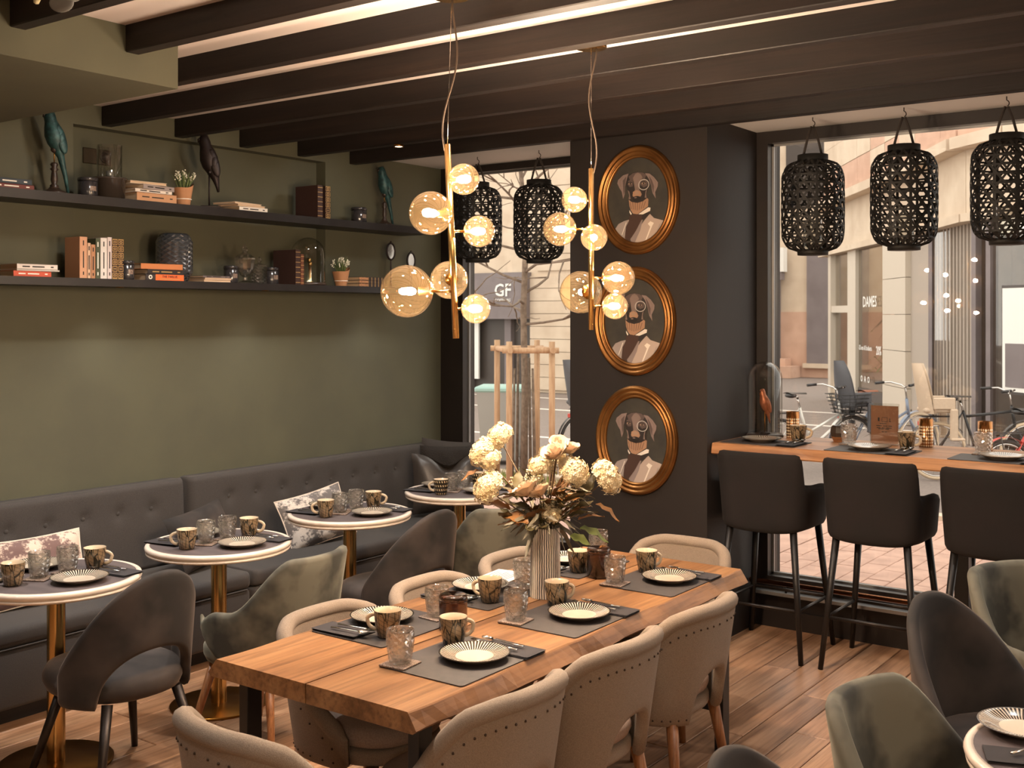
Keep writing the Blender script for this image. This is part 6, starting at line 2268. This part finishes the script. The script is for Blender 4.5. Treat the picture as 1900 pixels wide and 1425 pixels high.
# bicycles
def bicycle(label, x, y, rz, frame, tyre, saddle, child=None, basket=False, step=False):
    t = thing('bicycle', label, 'bicycle', (x, y, GZ), rz, 'parked bicycles')
    R = 0.34
    MY = Matrix.Rotation(PI / 2, 4, 'X')
    for wx in (0.0, 1.06):
        w = G().grid(lambda u, v: ((R - 0.02 + 0.02 * cos(2 * PI * v)) * cos(2 * PI * u), (R - 0.02 + 0.02 * cos(2 * PI * v)) * sin(2 * PI * u), 0.02 * sin(2 * PI * v)), 40, 8, 0, MY, True, True, True).ob('wheel', tyre, t, (wx, 0, R))
        g = G()
        g.grid(lambda u, v: ((R - 0.045 + 0.01 * cos(2 * PI * v)) * cos(2 * PI * u), (R - 0.045 + 0.01 * cos(2 * PI * v)) * sin(2 * PI * u), 0.01 * sin(2 * PI * v)), 32, 6, 0, MY, True, True, True)
        for k in range(18):
            a = 2 * PI * k / 18
            g.tube([(0.02 * cos(a + 0.6), 0.015 * (-1) ** k, 0.02 * sin(a + 0.6)), ((R - 0.045) * cos(a), 0, (R - 0.045) * sin(a))], 0.0016, 4)
        g.tube([(0, -0.05, 0), (0, 0.05, 0)], 0.02, 10)
        g.ob('spokes', 'chrome', w)
        f = G()
        f.grid(lambda u, v: ((R + 0.022) * cos(PI * (0.05 + 0.75 * u)) * (-1 if wx == 0 else 1), (v - 0.5) * 0.055, (R + 0.022) * sin(PI * (0.05 + 0.75 * u))), 18, 2)
        f.ob('mudguard', frame, t, (wx, 0, R))
    bb, hd0, hd1, st = (0.46, 0, 0.30), (0.90, 0, 0.62), (0.86, 0, 0.86), (0.30, 0, 0.80)
    g = G()
    for a, b, r in (((0, 0, R), bb, 0.012), ((0, 0.03, R), st, 0.009), ((0, -0.03, R), st, 0.009), (bb, st, 0.017), (bb, hd0, 0.02), (hd0, hd1, 0.019),
                    ((0.40, 0, 0.48) if step else (0.32, 0, 0.74), (0.875, 0, 0.70 if step else 0.80), 0.017), (hd0, (1.06, 0.04, R), 0.012), (hd0, (1.06, -0.04, R), 0.012)):
        g.tube([a, b], r, 8)
    g.ob('frame', frame, t)
    G().tube([st, (0.26, 0, 0.93)], 0.013, 8).ob('seat_post', 'chrome', t)
    g = G().grid(lambda u, v: (0.12 + 0.27 * u, (v - 0.5) * 0.19 * (1 - 0.8 * u ** 0.8), 0.97 + 0.02 * cos(PI * (v - 0.5)) - 0.01 * u), 10, 8)
    g.grid(lambda u, v: (0.12 + 0.27 * u, (0.5 - v) * 0.19 * (1 - 0.8 * u ** 0.8), 0.93 - 0.005 * u), 10, 8)
    g.sphere((0.17, 0, 0.95), 0.09, 12, 8, 0, None, (0.7, 1.0, 0.35))
    g.ob('saddle', saddle, t)
    G().tube([(0.86, 0, 0.86), (0.84, 0, 1.0), (0.83, 0.05, 1.03), (0.80, 0.22, 1.06), (0.70, 0.29, 1.05)], 0.011, 8).ob('handlebar', 'chrome', t)
    G().tube([(0.84, 0, 1.0), (0.83, -0.05, 1.03), (0.80, -0.22, 1.06), (0.70, -0.29, 1.05)], 0.011, 8).ob('handlebar', 'chrome', t)
    for s in (-1, 1):
        G().tube([(0.74, s * 0.27, 1.055), (0.62, s * 0.30, 1.045)], 0.017, 8).ob('grip', 'bike_black', t)
    G().lathe([(0.03, -0.006), (0.095, -0.006), (0.095, 0.006), (0.03, 0.006)], 20, 0, TR(0.46, -0.05, 0.30) @ MY).ob('chainring', 'chrome', t)
    g = G()
    for s in (-1, 1):
        g.tube([(0.46, s * 0.08, 0.30), (0.46 + s * 0.13, s * 0.09, 0.30 - s * 0.10)], 0.009, 6)
        g.box((0.46 + s * 0.13, s * 0.13, 0.30 - s * 0.10), (0.08, 0.08, 0.02))
    g.ob('crank', 'chrome', t)
    g = G()
    for s in (-1, 1):
        g.tube([(-0.18, s * 0.06, 0.74), (0.25, s * 0.06, 0.74)], 0.006, 6)
        g.tube([(-0.1, s * 0.06, 0.74), (0.0, s * 0.05, R)], 0.006, 6)
    g.tube([(-0.18, -0.06, 0.74), (-0.18, 0.06, 0.74)], 0.006, 6)
    g.ob('rack', 'bike_black', t)
    G().box((-0.21, 0, 0.66), (0.02, 0.06, 0.05), 0, None, 0.006).ob('rear_light', 'bike_red', t)
    if child:
        c = G()
        c.grid(lambda u, v: (-0.17 - 0.10 * u + 0.10 * (2 * v - 1) ** 2, (v - 0.5) * 0.34 * (1 - 0.75 * u ** 5) * (1 - 0.25 * u), 0.78 + 0.58 * u), 8, 8)
        c.grid(lambda u, v: (-0.20 - 0.10 * u + 0.10 * (2 * v - 1) ** 2, (0.5 - v) * 0.36 * (1 - 0.75 * u ** 5) * (1 - 0.25 * u), 0.78 + 0.58 * u), 8, 8)
        c.box((-0.02, 0, 0.82), (0.34, 0.30, 0.06), 0, None, 0.02)
        for s in (-1, 1):
            c.box((0.02, s * 0.16, 0.90), (0.26, 0.03, 0.14), 0, None, 0.012)
            c.box((0.13, s * 0.17, 0.66), (0.09, 0.05, 0.36), 0, TR(0.0, 0, 0) , 0.015)
            c.box((0.17, s * 0.17, 0.49), (0.16, 0.07, 0.03), 0, None, 0.01)
        c.ob('child_seat', child, t)
    if basket:
        b = G()
        for k in range(6):
            z = 0.72 + 0.045 * k
            w = 0.13 + 0.012 * k
            b.tube([(1.0 - w, -w, z), (1.0 + w, -w, z), (1.0 + w, w, z), (1.0 - w, w, z), (1.0 - w, -w, z)], 0.006, 5)
        for k in range(12):
            a = 2 * PI * k / 12
            m = max(abs(cos(a)), abs(sin(a)))
            b.tube([(1.0 + 0.13 * cos(a) / m, 0.13 * sin(a) / m, 0.71), (1.0 + 0.19 * cos(a) / m, 0.19 * sin(a) / m, 0.95)], 0.005, 5)
        b.box((1.0, 0, 0.715), (0.26, 0.26, 0.01))
        b.ob('basket', 'bike_black', t)
    G().tube([(0.4, 0.05, 0.3), (0.34, 0.2, 0.0)], 0.008, 6).ob('kickstand', 'chrome', t)
    return t
bicycle('silver bicycle with black saddle and front basket, leftmost outside the wide window', -5.35, 12.75, 1.0, 'bike_silver', 'tyre_black', 'bike_black', None, True, True)
bicycle('pale blue bicycle with brown saddle and grey child seat outside the wide window', -4.78, 13.7, 1.05, 'bike_blue', 'tyre_cream', 'saddle_brown', 'seat_grey', False, True)
bicycle('black bicycle with cream child seat outside the wide window', -3.70, 13.45, 0.62, 'bike_black', 'tyre_cream', 'bike_black', 'seat_cream', False, False)
bicycle('red bicycle low at the right edge outside the wide window', -2.62, 11.9, 0.9, 'bike_red', 'tyre_black', 'bike_black', None, False, True)
bicycle('black bicycle with a grey child seat beside the pillar outside the narrow window', -7.6, 11.95, 1.0, 'bike_black', 'tyre_black', 'bike_black', 'seat_grey', False, False)
